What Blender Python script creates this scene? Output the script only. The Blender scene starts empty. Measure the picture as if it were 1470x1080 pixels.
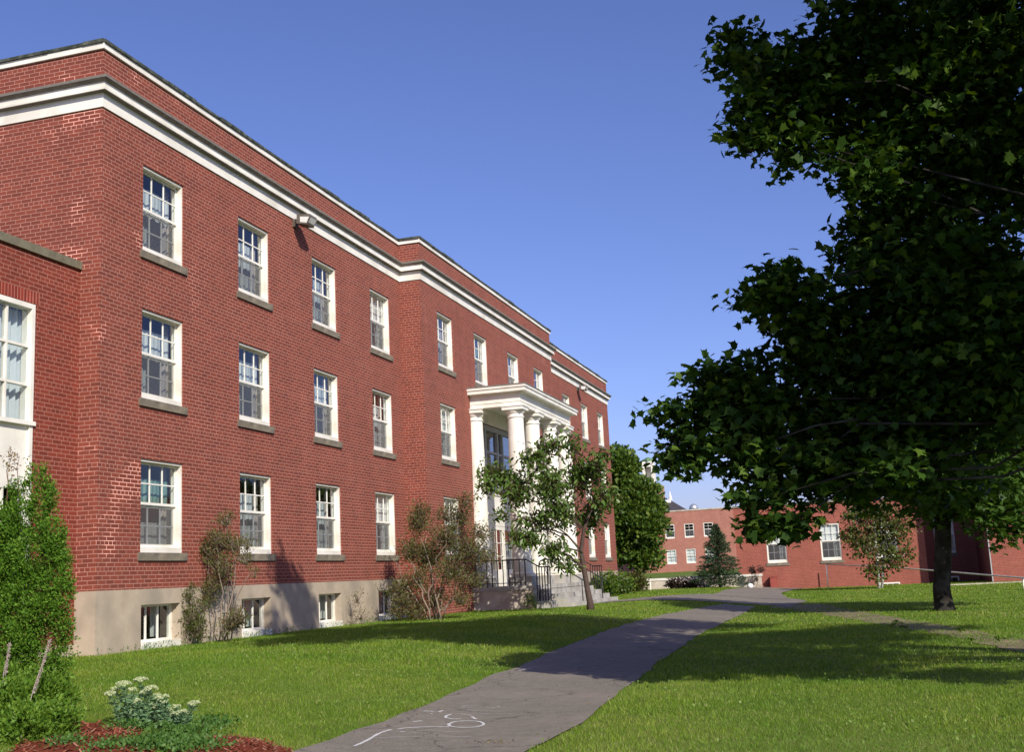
import bpy, math, random
import numpy as np
from mathutils import Vector, Matrix
random.seed(7)
rng = np.random.default_rng(11)
PI = math.pi
scene = bpy.context.scene
COL = scene.collection

# ------------------------------------------------------------------ camera model (used to read positions off the survey)
F_PX, YAW, PITCH, ROLL = 1655.06, .2895, .1734, -.0484
def cam_axes():
    cy, sy = math.cos(YAW), math.sin(YAW)
    fwd0 = np.array([-sy, cy, 0.]); right = np.array([cy, sy, 0.]); up = np.array([0, 0, 1.])
    cp, sp = math.cos(PITCH), math.sin(PITCH)
    fwd = fwd0*cp+up*sp; up2 = -fwd0*sp+up*cp
    cr, sr = math.cos(ROLL), math.sin(ROLL)
    return right*cr+up2*sr, -right*sr+up2*cr, fwd
CR, CU, CF = cam_axes()
def ray(px, py): return CF+(px-735)/F_PX*CR-(py-540)/F_PX*CU
def at(px, py, Y):
    d = ray(px, py); return tuple(d*(Y/d[1]))
def atx(px, py, X):
    d = ray(px, py); return tuple(d*(X/d[0]))
def ss(t):
    t = np.clip(t, 0, 1); return t*t*(3-2*t)
def zt(x, y):
    x = np.asarray(x, float); y = np.asarray(y, float)
    return -1.5+.38*ss((-x-3.5)/6.)+.9*ss((y-90)/45.)
def gnd(px, py):
    d = ray(px, py); t = np.arange(1, 260, .02); p = d[None, :]*t[:, None]
    k = np.argmax(p[:, 2] <= zt(p[:, 0], p[:, 1])); return (float(p[k, 0]), float(p[k, 1]))

# ------------------------------------------------------------------ materials
def new_mat(name):
    m = bpy.data.materials.new(name); m.use_nodes = True
    nt = m.node_tree; b = nt.nodes['Principled BSDF']; return m, nt, b
def mat_noise(name, c1, c2, scale=8., rough=.8, bump=0., spec=.3, metal=0., stretch=(1, 1, 1), c3=None, s3=.6, bdist=.01):
    m, nt, b = new_mat(name); N = nt.nodes; L = nt.links
    tc = N.new('ShaderNodeTexCoord'); mp = N.new('ShaderNodeMapping'); mp.inputs['Scale'].default_value = stretch
    L.new(tc.outputs['Object'], mp.inputs[0])
    n = N.new('ShaderNodeTexNoise'); n.inputs['Scale'].default_value = scale; n.inputs['Detail'].default_value = 6
    n.inputs['Roughness'].default_value = .65
    L.new(mp.outputs[0], n.inputs[0])
    r = N.new('ShaderNodeValToRGB'); r.color_ramp.elements[0].position = .32; r.color_ramp.elements[1].position = .7
    r.color_ramp.elements[0].color = (*c1, 1); r.color_ramp.elements[1].color = (*c2, 1)
    L.new(n.outputs['Fac'], r.inputs[0]); out = r.outputs[0]
    if c3:
        n3 = N.new('ShaderNodeTexNoise'); n3.inputs['Scale'].default_value = s3; n3.inputs['Detail'].default_value = 5
        L.new(tc.outputs['Object'], n3.inputs[0])
        r3 = N.new('ShaderNodeValToRGB'); r3.color_ramp.elements[0].position = .45; r3.color_ramp.elements[1].position = .68
        L.new(n3.outputs['Fac'], r3.inputs[0])
        mx = N.new('ShaderNodeMix'); mx.data_type = 'RGBA'
        L.new(r3.outputs[0], mx.inputs[0]); L.new(out, mx.inputs[6]); mx.inputs[7].default_value = (*c3, 1); out = mx.outputs[2]
    L.new(out, b.inputs['Base Color'])
    b.inputs['Roughness'].default_value = rough; b.inputs['Metallic'].default_value = metal
    b.inputs['Specular IOR Level'].default_value = spec
    if bump:
        bp = N.new('ShaderNodeBump'); bp.inputs['Strength'].default_value = bump; bp.inputs['Distance'].default_value = bdist
        L.new(n.outputs['Fac'], bp.inputs['Height']); L.new(bp.outputs[0], b.inputs['Normal'])
    return m
def mat_brick(name, c1, c2, mortar, efflo=.5, w=.26, h=.0868, soldier=False, ms=.0085):
    m, nt, b = new_mat(name); N = nt.nodes; L = nt.links
    tc = N.new('ShaderNodeUVMap'); tc.uv_map = 'UVMap'
    br = N.new('ShaderNodeTexBrick')
    br.inputs['Scale'].default_value = 1.; br.inputs['Brick Width'].default_value = w; br.inputs['Row Height'].default_value = h
    br.inputs['Mortar Size'].default_value = ms; br.inputs['Mortar Smooth'].default_value = .25; br.inputs['Bias'].default_value = -.1
    br.offset = .5; br.offset_frequency = 2; br.squash = .5; br.squash_frequency = 6
    if soldier: br.offset = 0; br.squash = 1
    br.inputs['Color1'].default_value = (*c1, 1); br.inputs['Color2'].default_value = (*c2, 1)
    L.new(tc.outputs[0], br.inputs['Vector'])
    # weathering of the joints and of broad areas of the wall
    n1 = N.new('ShaderNodeTexNoise'); n1.inputs['Scale'].default_value = .62; n1.inputs['Detail'].default_value = 5; n1.inputs['Roughness'].default_value = .6
    L.new(tc.outputs[0], n1.inputs[0])
    r1 = N.new('ShaderNodeValToRGB'); r1.color_ramp.elements[0].position = .575; r1.color_ramp.elements[1].position = .63
    L.new(n1.outputs['Fac'], r1.inputs[0])
    mo = N.new('ShaderNodeMix'); mo.data_type = 'RGBA'; mo.inputs[6].default_value = (*mortar, 1); mo.inputs[7].default_value = tuple(min(1, c*(1+efflo)+.02) for c in mortar)+(1,)
    # old repointing and salt stains gather round the near corner of the wall
    sp_ = N.new('ShaderNodeSeparateXYZ'); L.new(tc.outputs[0], sp_.inputs[0]); sb_ = N.new('ShaderNodeMath'); sb_.operation = 'SUBTRACT'; sb_.inputs[1].default_value = 19.6; L.new(sp_.outputs[0], sb_.inputs[0])
    ab_ = N.new('ShaderNodeMath'); ab_.operation = 'ABSOLUTE'; L.new(sb_.outputs[0], ab_.inputs[0]); mk_ = N.new('ShaderNodeMapRange'); mk_.inputs[1].default_value = 1.2; mk_.inputs[2].default_value = 3.6; mk_.inputs[3].default_value = 1.; mk_.inputs[4].default_value = .12; L.new(ab_.outputs[0], mk_.inputs[0])
    mp_ = N.new('ShaderNodeMath'); mp_.operation = 'MULTIPLY'; L.new(r1.outputs[0], mp_.inputs[0]); L.new(mk_.outputs[0], mp_.inputs[1])
    L.new(mp_.outputs[0], mo.inputs[0]); L.new(mo.outputs[2], br.inputs['Mortar'])
    n2 = N.new('ShaderNodeTexNoise'); n2.inputs['Scale'].default_value = .9; n2.inputs['Detail'].default_value = 7; n2.inputs['Roughness'].default_value = .7
    L.new(tc.outputs[0], n2.inputs[0])
    r2 = N.new('ShaderNodeMapRange'); r2.inputs[1].default_value = .3; r2.inputs[2].default_value = .7; r2.inputs[3].default_value = .88; r2.inputs[4].default_value = 1.08
    L.new(n2.outputs['Fac'], r2.inputs[0])
    mp = N.new('ShaderNodeMapping'); mp.inputs['Scale'].default_value = (2.2, .16, 1); L.new(tc.outputs[0], mp.inputs[0])
    n4 = N.new('ShaderNodeTexNoise'); n4.inputs['Scale'].default_value = 1.; n4.inputs['Detail'].default_value = 4; L.new(mp.outputs[0], n4.inputs[0])
    r4 = N.new('ShaderNodeMapRange'); r4.inputs[1].default_value = .3; r4.inputs[2].default_value = .72; r4.inputs[3].default_value = 1.04; r4.inputs[4].default_value = .93
    L.new(n4.outputs['Fac'], r4.inputs[0]); m4 = N.new('ShaderNodeMath'); m4.operation = 'MULTIPLY'; L.new(r2.outputs[0], m4.inputs[0]); L.new(r4.outputs[0], m4.inputs[1]); r2 = m4
    mu = N.new('ShaderNodeVectorMath'); mu.operation = 'SCALE'; L.new(br.outputs['Color'], mu.inputs[0]); L.new(r2.outputs[0], mu.inputs['Scale'])
    L.new(mu.outputs[0], b.inputs['Base Color']); b.inputs['Roughness'].default_value = .88; b.inputs['Specular IOR Level'].default_value = .2
    bp = N.new('ShaderNodeBump'); bp.inputs['Strength'].default_value = .5; bp.inputs['Distance'].default_value = .006; bp.invert = True
    L.new(br.outputs['Fac'], bp.inputs['Height']); L.new(bp.outputs[0], b.inputs['Normal'])
    return m
def mat_glass(name, tint=(.8, .85, .85), ior=1.6, extra=.06):
    m = bpy.data.materials.new(name); m.use_nodes = True; nt = m.node_tree; N = nt.nodes; L = nt.links; N.clear()
    o = N.new('ShaderNodeOutputMaterial'); t = N.new('ShaderNodeBsdfTransparent'); t.inputs[0].default_value = (*tint, 1)
    g = N.new('ShaderNodeBsdfGlossy'); g.inputs['Roughness'].default_value = .03; g.inputs[0].default_value = (.95, .97, 1, 1)
    f = N.new('ShaderNodeLayerWeight'); f.inputs[0].default_value = .5; pw = N.new('ShaderNodeMath'); pw.operation = 'POWER'; pw.inputs[1].default_value = 3.2; L.new(f.outputs['Facing'], pw.inputs[0])
    a = N.new('ShaderNodeMath'); a.operation = 'MULTIPLY_ADD'; a.use_clamp = True; a.inputs[1].default_value = .9; a.inputs[2].default_value = extra
    no = N.new('ShaderNodeTexNoise'); no.inputs['Scale'].default_value = 1.3; tc = N.new('ShaderNodeTexCoord'); L.new(tc.outputs['Object'], no.inputs[0])
    bp = N.new('ShaderNodeBump'); bp.inputs['Strength'].default_value = .12; bp.inputs['Distance'].default_value = .02; L.new(no.outputs['Fac'], bp.inputs['Height']); L.new(bp.outputs[0], g.inputs['Normal'])
    mx = N.new('ShaderNodeMixShader'); L.new(pw.outputs[0], a.inputs[0]); L.new(a.outputs[0], mx.inputs[0]); L.new(t.outputs[0], mx.inputs[1]); L.new(g.outputs[0], mx.inputs[2]); L.new(mx.outputs[0], o.inputs[0])
    return m
def mat_screen(name, col, fac):
    m = bpy.data.materials.new(name); m.use_nodes = True; nt = m.node_tree; N = nt.nodes; L = nt.links; N.clear()
    o = N.new('ShaderNodeOutputMaterial'); t = N.new('ShaderNodeBsdfTransparent'); d = N.new('ShaderNodeBsdfDiffuse'); d.inputs[0].default_value = (*col, 1)
    mx = N.new('ShaderNodeMixShader'); mx.inputs[0].default_value = fac; L.new(t.outputs[0], mx.inputs[1]); L.new(d.outputs[0], mx.inputs[2]); L.new(mx.outputs[0], o.inputs[0]); return m
def mat_leaf(name, cols, trans=.35, rough=.45, spec=.35):
    m = bpy.data.materials.new(name); m.use_nodes = True; nt = m.node_tree; N = nt.nodes; L = nt.links
    b = N['Principled BSDF']; o = N['Material Output']; g = N.new('ShaderNodeNewGeometry')
    r = N.new('ShaderNodeValToRGB'); e = r.color_ramp.elements
    while len(e) < len(cols): e.new(.5)
    for i, c in enumerate(cols): e[i].position = i/(len(cols)-1); e[i].color = (*c, 1)
    L.new(g.outputs['Random Per Island'], r.inputs[0])
    L.new(r.outputs[0], b.inputs['Base Color']); b.inputs['Roughness'].default_value = rough; b.inputs['Specular IOR Level'].default_value = spec
    t = N.new('ShaderNodeBsdfTranslucent'); hs = N.new('ShaderNodeHueSaturation'); hs.inputs['Value'].default_value = 1.5; hs.inputs['Saturation'].default_value = 1.1; hs.inputs['Hue'].default_value = .485
    L.new(r.outputs[0], hs.inputs['Color']); L.new(hs.outputs[0], t.inputs[0])
    mx = N.new('ShaderNodeMixShader'); mx.inputs[0].default_value = trans
    L.new(b.outputs[0], mx.inputs[1]); L.new(t.outputs[0], mx.inputs[2]); L.new(mx.outputs[0], o.inputs[0]); return m

M = {}
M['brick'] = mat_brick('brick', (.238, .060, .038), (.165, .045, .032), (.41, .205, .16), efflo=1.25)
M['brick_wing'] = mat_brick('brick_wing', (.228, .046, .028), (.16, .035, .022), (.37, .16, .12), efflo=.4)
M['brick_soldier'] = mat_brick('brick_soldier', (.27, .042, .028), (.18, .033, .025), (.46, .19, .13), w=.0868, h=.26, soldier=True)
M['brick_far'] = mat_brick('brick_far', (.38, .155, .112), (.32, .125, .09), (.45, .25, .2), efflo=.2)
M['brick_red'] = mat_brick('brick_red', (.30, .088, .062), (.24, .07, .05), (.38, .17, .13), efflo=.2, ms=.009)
M['white'] = mat_noise('white_paint', (.76, .735, .655), (.83, .81, .74), 3., .5, .03, spec=.35, c3=(.66, .63, .54), s3=1.3)
M['white_dirty'] = mat_noise('white_dirty', (.62, .60, .54), (.80, .78, .72), 2.5, .6, .03, c3=(.58, .54, .46), s3=1.2)
M['muntin_grey'] = mat_noise('muntin_grey', (.34, .35, .36), (.42, .43, .43), 5., .6)
M['stone'] = mat_noise('sill_stone', (.17, .145, .105), (.26, .225, .17), 9., .9, .25, c3=(.13, .115, .09), s3=3.)
M['concrete'] = mat_noise('foundation_concrete', (.37, .30, .225), (.46, .385, .295), 2.2, .92, .25, c3=(.29, .25, .195), s3=.9)
M['concrete_grey'] = mat_noise('concrete_grey', (.33, .32, .29), (.46, .44, .40), 4., .92, .25, c3=(.27, .25, .22), s3=1.5)
M['concrete_light'] = mat_noise('concrete_light', (.46, .40, .33), (.60, .54, .46), 2.5, .92, .3, c3=(.34, .28, .22), s3=1.6)
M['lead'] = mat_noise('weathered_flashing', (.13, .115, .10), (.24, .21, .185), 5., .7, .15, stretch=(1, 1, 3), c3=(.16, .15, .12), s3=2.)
M['coping_dark'] = mat_noise('dark_coping', (.04, .046, .038), (.13, .14, .115), 7., .85, .6, c3=(.02, .03, .02), s3=5.)
M['coping_stone'] = mat_noise('wing_coping', (.12, .11, .075), (.2, .18, .125), 6., .9, .3)
M['roof'] = mat_noise('roof_felt', (.05, .05, .05), (.08, .08, .08), 3., .9)
M['slate'] = mat_noise('slate', (.045, .04, .045), (.075, .065, .07), 4., .7)
M['iron'] = mat_noise('black_iron', (.008, .008, .009), (.02, .02, .02), 20., .45, spec=.5)
M['bronze'] = mat_noise('lamp_housing', (.09, .075, .06), (.14, .12, .10), 10., .5, spec=.5)
M['lens'] = mat_noise('lamp_lens', (.6, .6, .58), (.75, .75, .72), 10., .2, spec=.6)
M['metal'] = mat_noise('galvanised', (.5, .52, .52), (.65, .67, .66), 6., .35, metal=.7)
M['dark'] = mat_noise('dark_interior', (.035, .032, .03), (.06, .055, .05), 2., .95, spec=0)
M['blind'] = mat_noise('blind', (.80, .80, .78), (.88, .88, .86), 1., .8)
M['lace'] = mat_leaf('lace_curtain', [(.74, .78, .82), (.82, .85, .86)], trans=.25, rough=.9, spec=.05)
M['drape'] = mat_leaf('pale_drape', [(.50, .42, .40), (.56, .50, .47)], trans=.2, rough=.9, spec=.05)
M['sheer'] = mat_leaf('grey_sheer', [(.50, .51, .49), (.60, .60, .57)], trans=.2, rough=.9, spec=.05)
M['teal'] = mat_leaf('teal_valance', [(.18, .34, .32), (.30, .44, .40)], trans=.2, rough=.9, spec=.05)
M['glass'] = mat_glass('window_glass')
M['glass_dark'] = mat_glass('entrance_glass', (.35, .4, .45), 1.7, .2)
M['screen'] = mat_screen('insect_screen', (.17, .175, .18), .32)
def mat_asphalt():
    m = mat_noise('asphalt', (.125, .110, .088), (.268, .243, .203), 60., .92, .8, spec=.15, c3=(.23, .198, .165), s3=.6, bdist=.008)
    nt = m.node_tree; N = nt.nodes; L = nt.links; b = N['Principled BSDF']; src = b.inputs['Base Color'].links[0].from_socket
    tc = N.new('ShaderNodeTexCoord'); v = N.new('ShaderNodeTexVoronoi'); v.feature = 'DISTANCE_TO_EDGE'; v.inputs['Scale'].default_value = .55
    nn = N.new('ShaderNodeTexNoise'); nn.inputs['Scale'].default_value = 2.5; nn.inputs['Detail'].default_value = 6; ad = N.new('ShaderNodeMix'); ad.data_type = 'RGBA'; ad.blend_type = 'ADD'; ad.inputs[0].default_value = .55
    L.new(tc.outputs['Object'], nn.inputs[0]); L.new(tc.outputs['Object'], ad.inputs[6]); L.new(nn.outputs['Color'], ad.inputs[7]); L.new(ad.outputs[2], v.inputs['Vector'])
    r = N.new('ShaderNodeMapRange'); r.inputs[1].default_value = .0; r.inputs[2].default_value = .012; r.inputs[3].default_value = .55; r.inputs[4].default_value = 1.; L.new(v.outputs['Distance'], r.inputs[0])
    n5 = N.new('ShaderNodeTexNoise'); n5.inputs['Scale'].default_value = 6.; n5.inputs['Detail'].default_value = 8; n5.inputs['Roughness'].default_value = .75; L.new(tc.outputs['Object'], n5.inputs[0])
    r5 = N.new('ShaderNodeMapRange'); r5.inputs[1].default_value = .35; r5.inputs[2].default_value = .65; r5.inputs[3].default_value = .84; r5.inputs[4].default_value = 1.12; L.new(n5.outputs['Fac'], r5.inputs[0])
    mm = N.new('ShaderNodeMath'); mm.operation = 'MULTIPLY'; L.new(r.outputs[0], mm.inputs[0]); L.new(r5.outputs[0], mm.inputs[1])
    s_ = N.new('ShaderNodeVectorMath'); s_.operation = 'SCALE'; L.new(src, s_.inputs[0]); L.new(mm.outputs[0], s_.inputs['Scale']); L.new(s_.outputs[0], b.inputs['Base Color']); return m
M['asphalt'] = mat_asphalt()
M['chalk'] = mat_screen('chalk', (.8, .8, .8), .62)
M['chalk_faint'] = mat_screen('chalk_faint', (.75, .73, .72), .22)
M['dirt'] = mat_noise('worn_dirt', (.15, .115, .07), (.25, .19, .12), 6., .95, .4, c3=(.10, .12, .03), s3=1.1)
M['lawn'] = mat_noise('lawn', (.075, .115, .014), (.12, .18, .025), 3.2, .95, .6, spec=.1, c3=(.15, .18, .04), s3=.35, bdist=.03)
M['mulch'] = mat_noise('red_mulch', (.12, .030, .016), (.24, .062, .032), 28., .95, 1., spec=.1, bdist=.03)
M['bark'] = mat_noise('dark_bark', (.014, .012, .010), (.038, .033, .027), 7., .95, .9, stretch=(1, 1, .25), spec=.1, bdist=.03, c3=(.06, .058, .05), s3=3.)
M['bark_cherry'] = mat_noise('cherry_bark', (.05, .032, .026), (.10, .068, .055), 9., .8, .4, stretch=(1, 1, 2.))
M['bark_light'] = mat_noise('light_stem', (.17, .13, .10), (.28, .22, .17), 12., .9, .4, stretch=(1, 1, .4))
M['bark_red'] = mat_noise('arborvitae_stem', (.13, .06, .04), (.24, .14, .10), 10., .9, .5, stretch=(1, 1, .25))
M['birch'] = mat_noise('birch_bark', (.62, .60, .56), (.78, .76, .72), 4., .8, .2, stretch=(1, 1, 4), c3=(.04, .035, .03), s3=6.)
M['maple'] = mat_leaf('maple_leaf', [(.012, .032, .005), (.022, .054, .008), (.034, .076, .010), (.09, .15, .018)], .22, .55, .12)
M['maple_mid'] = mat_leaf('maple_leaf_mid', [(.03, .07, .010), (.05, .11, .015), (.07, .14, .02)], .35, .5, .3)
M['cherry_leaf'] = mat_leaf('cherry_leaf', [(.07, .03, .024), (.055, .11, .018), (.085, .16, .026), (.115, .20, .038), (.16, .20, .05)], .3, .4, .35)
M['lilac_leaf'] = mat_leaf('lilac_leaf', [(.18, .07, .04), (.09, .10, .025), (.11, .14, .035), (.14, .16, .055), (.21, .12, .065)], .3, .5, .3)
M['green_leaf'] = mat_leaf('broad_leaf', [(.03, .07, .012), (.06, .12, .016), (.10, .17, .022), (.15, .20, .03)], .3, .5, .3)
M['birch_leaf'] = mat_leaf('birch_leaf', [(.10, .05, .02), (.07, .085, .018), (.09, .13, .025), (.13, .17, .04)], .35, .5, .3)
M['spruce'] = mat_leaf('spruce_needles', [(.025, .05, .024), (.045, .08, .036), (.065, .11, .048)], .1, .6, .2)
M['cedar'] = mat_leaf('cedar_sprays', [(.032, .088, .008), (.06, .14, .012), (.09, .19, .016), (.13, .235, .024)], .12, .6, .15)
M['cedar_brown'] = mat_leaf('cedar_brown', [(.17, .085, .03), (.22, .12, .05), (.10, .12, .02)], .2, .7, .2)
M['juniper'] = mat_leaf('juniper_sprays', [(.05, .12, .010), (.09, .18, .018), (.13, .24, .025), (.16, .26, .03)], .25, .55, .25)
M['sedum_leaf'] = mat_leaf('sedum_leaf', [(.10, .19, .09), (.14, .25, .12), (.20, .30, .15)], .2, .5, .3)
M['sedum_head'] = mat_leaf('sedum_head', [(.36, .43, .22), (.48, .54, .30), (.58, .62, .40)], .25, .7, .1)
M['weed'] = mat_leaf('weed_leaf', [(.05, .12, .02), (.07, .16, .03), (.11, .2, .04)], .3, .5, .3)
M['pale_stalk'] = mat_leaf('pale_stalk', [(.42, .33, .30), (.55, .46, .42)], .2, .8, .1)
M['grass'] = mat_leaf('grass_blades', [(.070, .150, .010), (.115, .225, .014), (.155, .28, .020), (.205, .315, .035), (.32, .35, .12)], .35, .55, .2)
nt_ = M['grass'].node_tree; N_ = nt_.nodes; L_ = nt_.links; b_ = N_['Principled BSDF']; src_ = b_.inputs['Base Color'].links[0].from_socket
g_ = N_.new('ShaderNodeNewGeometry'); n_ = N_.new('ShaderNodeTexNoise'); n_.inputs['Scale'].default_value = .55; n_.inputs['Detail'].default_value = 6; n_.inputs['Roughness'].default_value = .65; L_.new(g_.outputs['Position'], n_.inputs[0])
r_ = N_.new('ShaderNodeValToRGB'); r_.color_ramp.elements[0].position = .36; r_.color_ramp.elements[0].color = (.72, .84, .8, 1); r_.color_ramp.elements[1].position = .66; r_.color_ramp.elements[1].color = (1.28, 1.08, 1.2, 1); L_.new(n_.outputs['Fac'], r_.inputs[0])
x_ = N_.new('ShaderNodeMix'); x_.data_type = 'RGBA'; x_.blend_type = 'MULTIPLY'; x_.inputs[0].default_value = 1; L_.new(src_, x_.inputs[6]); L_.new(r_.outputs[0], x_.inputs[7]); L_.new(x_.outputs[2], b_.inputs['Base Color'])
for n_ in N_:
    if n_.type == 'HUE_SAT': L_.new(x_.outputs[2], n_.inputs['Color'])
M['bloom'] = mat_leaf('pale_bloom', [(.6, .5, .5), (.75, .68, .66)], .2, .8, .1)
M['purple_leaf'] = mat_leaf('purple_leaf', [(.035, .03, .02), (.06, .03, .028), (.04, .05, .025)], .2, .6, .2)
M['red_paint'] = mat_noise('red_paint', (.26, .06, .045), (.32, .08, .06), 3., .5)
M['ball'] = mat_noise('white_ball', (.7, .7, .7), (.8, .8, .8), 3., .4)

# ------------------------------------------------------------------ object helpers
def tag(o, label=None, cat=None, group=None, kind=None):
    if label: o['label'] = label
    if cat: o['category'] = cat
    if group: o['group'] = group
    if kind: o['kind'] = kind
    return o
def empty(name, loc, rz=0, parent=None):
    o = bpy.data.objects.new(name, None); o.location = loc; o.rotation_euler = (0, 0, rz); o.empty_display_size = .3
    COL.objects.link(o)
    if parent: o.parent = parent
    return o
class MB:
    def __init__(s): s.v = []; s.f = []; s.m = []; s.uv = {}
    def quad(s, a, b, c, d, m=0, uv=None):
        i = len(s.v); s.v += [a, b, c, d]; s.f.append((i, i+1, i+2, i+3)); s.m.append(m)
        if uv: s.uv[len(s.f)-1] = uv
    def poly(s, pts, m=0):
        i = len(s.v); s.v += list(pts); s.f.append(tuple(range(i, i+len(pts)))); s.m.append(m)
    def box(s, x0, x1, y0, y1, z0, z1, m=0):
        i = len(s.v); s.v += [(x0, y0, z0), (x1, y0, z0), (x1, y1, z0), (x0, y1, z0), (x0, y0, z1), (x1, y0, z1), (x1, y1, z1), (x0, y1, z1)]
        for q in ((0, 3, 2, 1), (4, 5, 6, 7), (0, 1, 5, 4), (1, 2, 6, 5), (2, 3, 7, 6), (3, 0, 4, 7)):
            s.f.append(tuple(i+k for k in q)); s.m.append(m)
    def tube(s, pts, rad, n=7, m=0, cap=True):
        pts = [Vector(p) for p in pts]; rings = []
        if not hasattr(rad, '__len__'): rad = [rad]*len(pts)
        prev = None
        for k, p in enumerate(pts):
            t = (pts[min(k+1, len(pts)-1)]-pts[max(k-1, 0)])
            t = t.normalized() if t.length > 1e-9 else Vector((0, 0, 1))
            if prev is None: a = t.orthogonal().normalized()
            else:
                a = prev-t*prev.dot(t); a = a.normalized() if a.length > 1e-6 else t.orthogonal().normalized()
            prev = a; b = t.cross(a); i = len(s.v)
            for j in range(n):
                th = 2*PI*j/n; s.v.append(tuple(p+(a*math.cos(th)+b*math.sin(th))*rad[k]))
            rings.append(i)
        for k in range(len(rings)-1):
            for j in range(n):
                s.f.append((rings[k]+j, rings[k]+(j+1) % n, rings[k+1]+(j+1) % n, rings[k+1]+j)); s.m.append(m)
        if cap:
            s.f.append(tuple(rings[0]+j for j in reversed(range(n)))); s.m.append(m)
            s.f.append(tuple(rings[-1]+j for j in range(n))); s.m.append(m)
    def lathe(s, c, prof, n=28, m=0):
        i0 = len(s.v)
        for r, z in prof:
            for j in range(n):
                th = 2*PI*j/n; s.v.append((c[0]+r*math.cos(th), c[1]+r*math.sin(th), c[2]+z))
        for k in range(len(prof)-1):
            for j in range(n):
                a = i0+k*n; s.f.append((a+j, a+(j+1) % n, a+n+(j+1) % n, a+n+j)); s.m.append(m)
        s.f.append(tuple(i0+j for j in reversed(range(n)))); s.m.append(m)
        a = i0+(len(prof)-1)*n; s.f.append(tuple(a+j for j in range(n))); s.m.append(m)
    def sweep(s, line, prof, m=0):
        # closed (d, z) profile swept with mitred corners along an open plan line; d is the distance outward (right-hand side)
        L = [Vector(p) for p in line]; nrm = []
        for k in range(len(L)-1):
            d = (L[k+1]-L[k]).normalized(); nrm.append(Vector((d.y, -d.x)))
        base = len(s.v); n = len(prof)
        for k, p in enumerate(L):
            if k == 0: o = nrm[0]
            elif k == len(L)-1: o = nrm[-1]
            else:
                o = nrm[k-1]+nrm[k]; o = o/(1+nrm[k-1].dot(nrm[k]))
            for d, z in prof: s.v.append((p.x+o.x*d, p.y+o.y*d, z))
        for k in range(len(L)-1):
            for j in range(n):
                a = base+k*n; s.f.append((a+j, a+(j+1) % n, a+n+(j+1) % n, a+n+j)); s.m.append(m)
        s.f.append(tuple(base+j for j in range(n))); s.m.append(m)
        s.f.append(tuple(base+(len(L)-1)*n+j for j in reversed(range(n)))); s.m.append(m)
    def wall(s, O, U, length, z0, z1, holes=(), rev=.12, m=0, u_off=0.):
        # a wall face from O along U with rectangular openings; uv in metres
        us = sorted({0., length, *[h[0] for h in holes], *[h[1] for h in holes]}); zs = sorted({z0, z1, *[h[2] for h in holes], *[h[3] for h in holes]})
        IN = (-U[1], U[0])
        def P(u, z, d=0.): return (O[0]+U[0]*u+IN[0]*d, O[1]+U[1]*u+IN[1]*d, z)
        for i in range(len(us)-1):
            for j in range(len(zs)-1):
                cu, cz = (us[i]+us[i+1])/2, (zs[j]+zs[j+1])/2
                if any(h[0] < cu < h[1] and h[2] < cz < h[3] for h in holes): continue
                a, b, c, d = us[i], us[i+1], zs[j], zs[j+1]
                s.quad(P(a, c), P(b, c), P(b, d), P(a, d), m, [(a+u_off, c), (b+u_off, c), (b+u_off, d), (a+u_off, d)])
        for a, b, c, d in holes:
            for (p, q) in (((a, c), (a, d)), ((a, d), (b, d)), ((b, d), (b, c)), ((b, c), (a, c))):
                uvs = [(p[0]+u_off, p[1]), (q[0]+u_off, q[1]), (q[0]+u_off+(rev if p[0] == q[0] else 0), q[1]+(0 if p[0] == q[0] else rev)), (p[0]+u_off+(rev if p[0] == q[0] else 0), p[1]+(0 if p[0] == q[0] else rev))]
                s.quad(P(*p), P(*q), P(*q, rev), P(*p, rev), m, uvs)
    def build(s, name, mats, parent=None, smooth=False):
        me = bpy.data.meshes.new(name); me.from_pydata([tuple(map(float, v)) for v in s.v], [], s.f)
        if not isinstance(mats, (list, tuple)): mats = [mats]
        for k in mats: me.materials.append(k)
        me.polygons.foreach_set('material_index', s.m)
        if smooth: me.polygons.foreach_set('use_smooth', [True]*len(s.f))
        if s.uv:
            ul = me.uv_layers.new(name='UVMap')
            for fi, uv in s.uv.items():
                st = me.polygons[fi].loop_start
                for k, c in enumerate(uv): ul.data[st+k].uv = c
        me.update(); o = bpy.data.objects.new(name, me); COL.objects.link(o)
        if parent: o.parent = parent
        return o
def local(o, parent):
    """parent o while keeping mesh data written in world coordinates"""
    o.parent = parent; o.matrix_parent_inverse = Matrix.LocRotScale(parent.location, parent.rotation_euler, None).inverted(); return o
def kids(o): return [c for c in COL.objects if c.parent == o]
def copy_tree(o, parent=None, ch_map=None):
    c = o.copy(); COL.objects.link(c)
    if parent: c.parent = parent
    for k in ch_map[o]: copy_tree(k, c, ch_map)
    return c
def child_map(root):
    d = {}
    def rec(o):
        d[o] = list(o.children)
        for c in d[o]: rec(c)
    bpy.context.view_layer.update(); rec(root); return d

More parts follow.
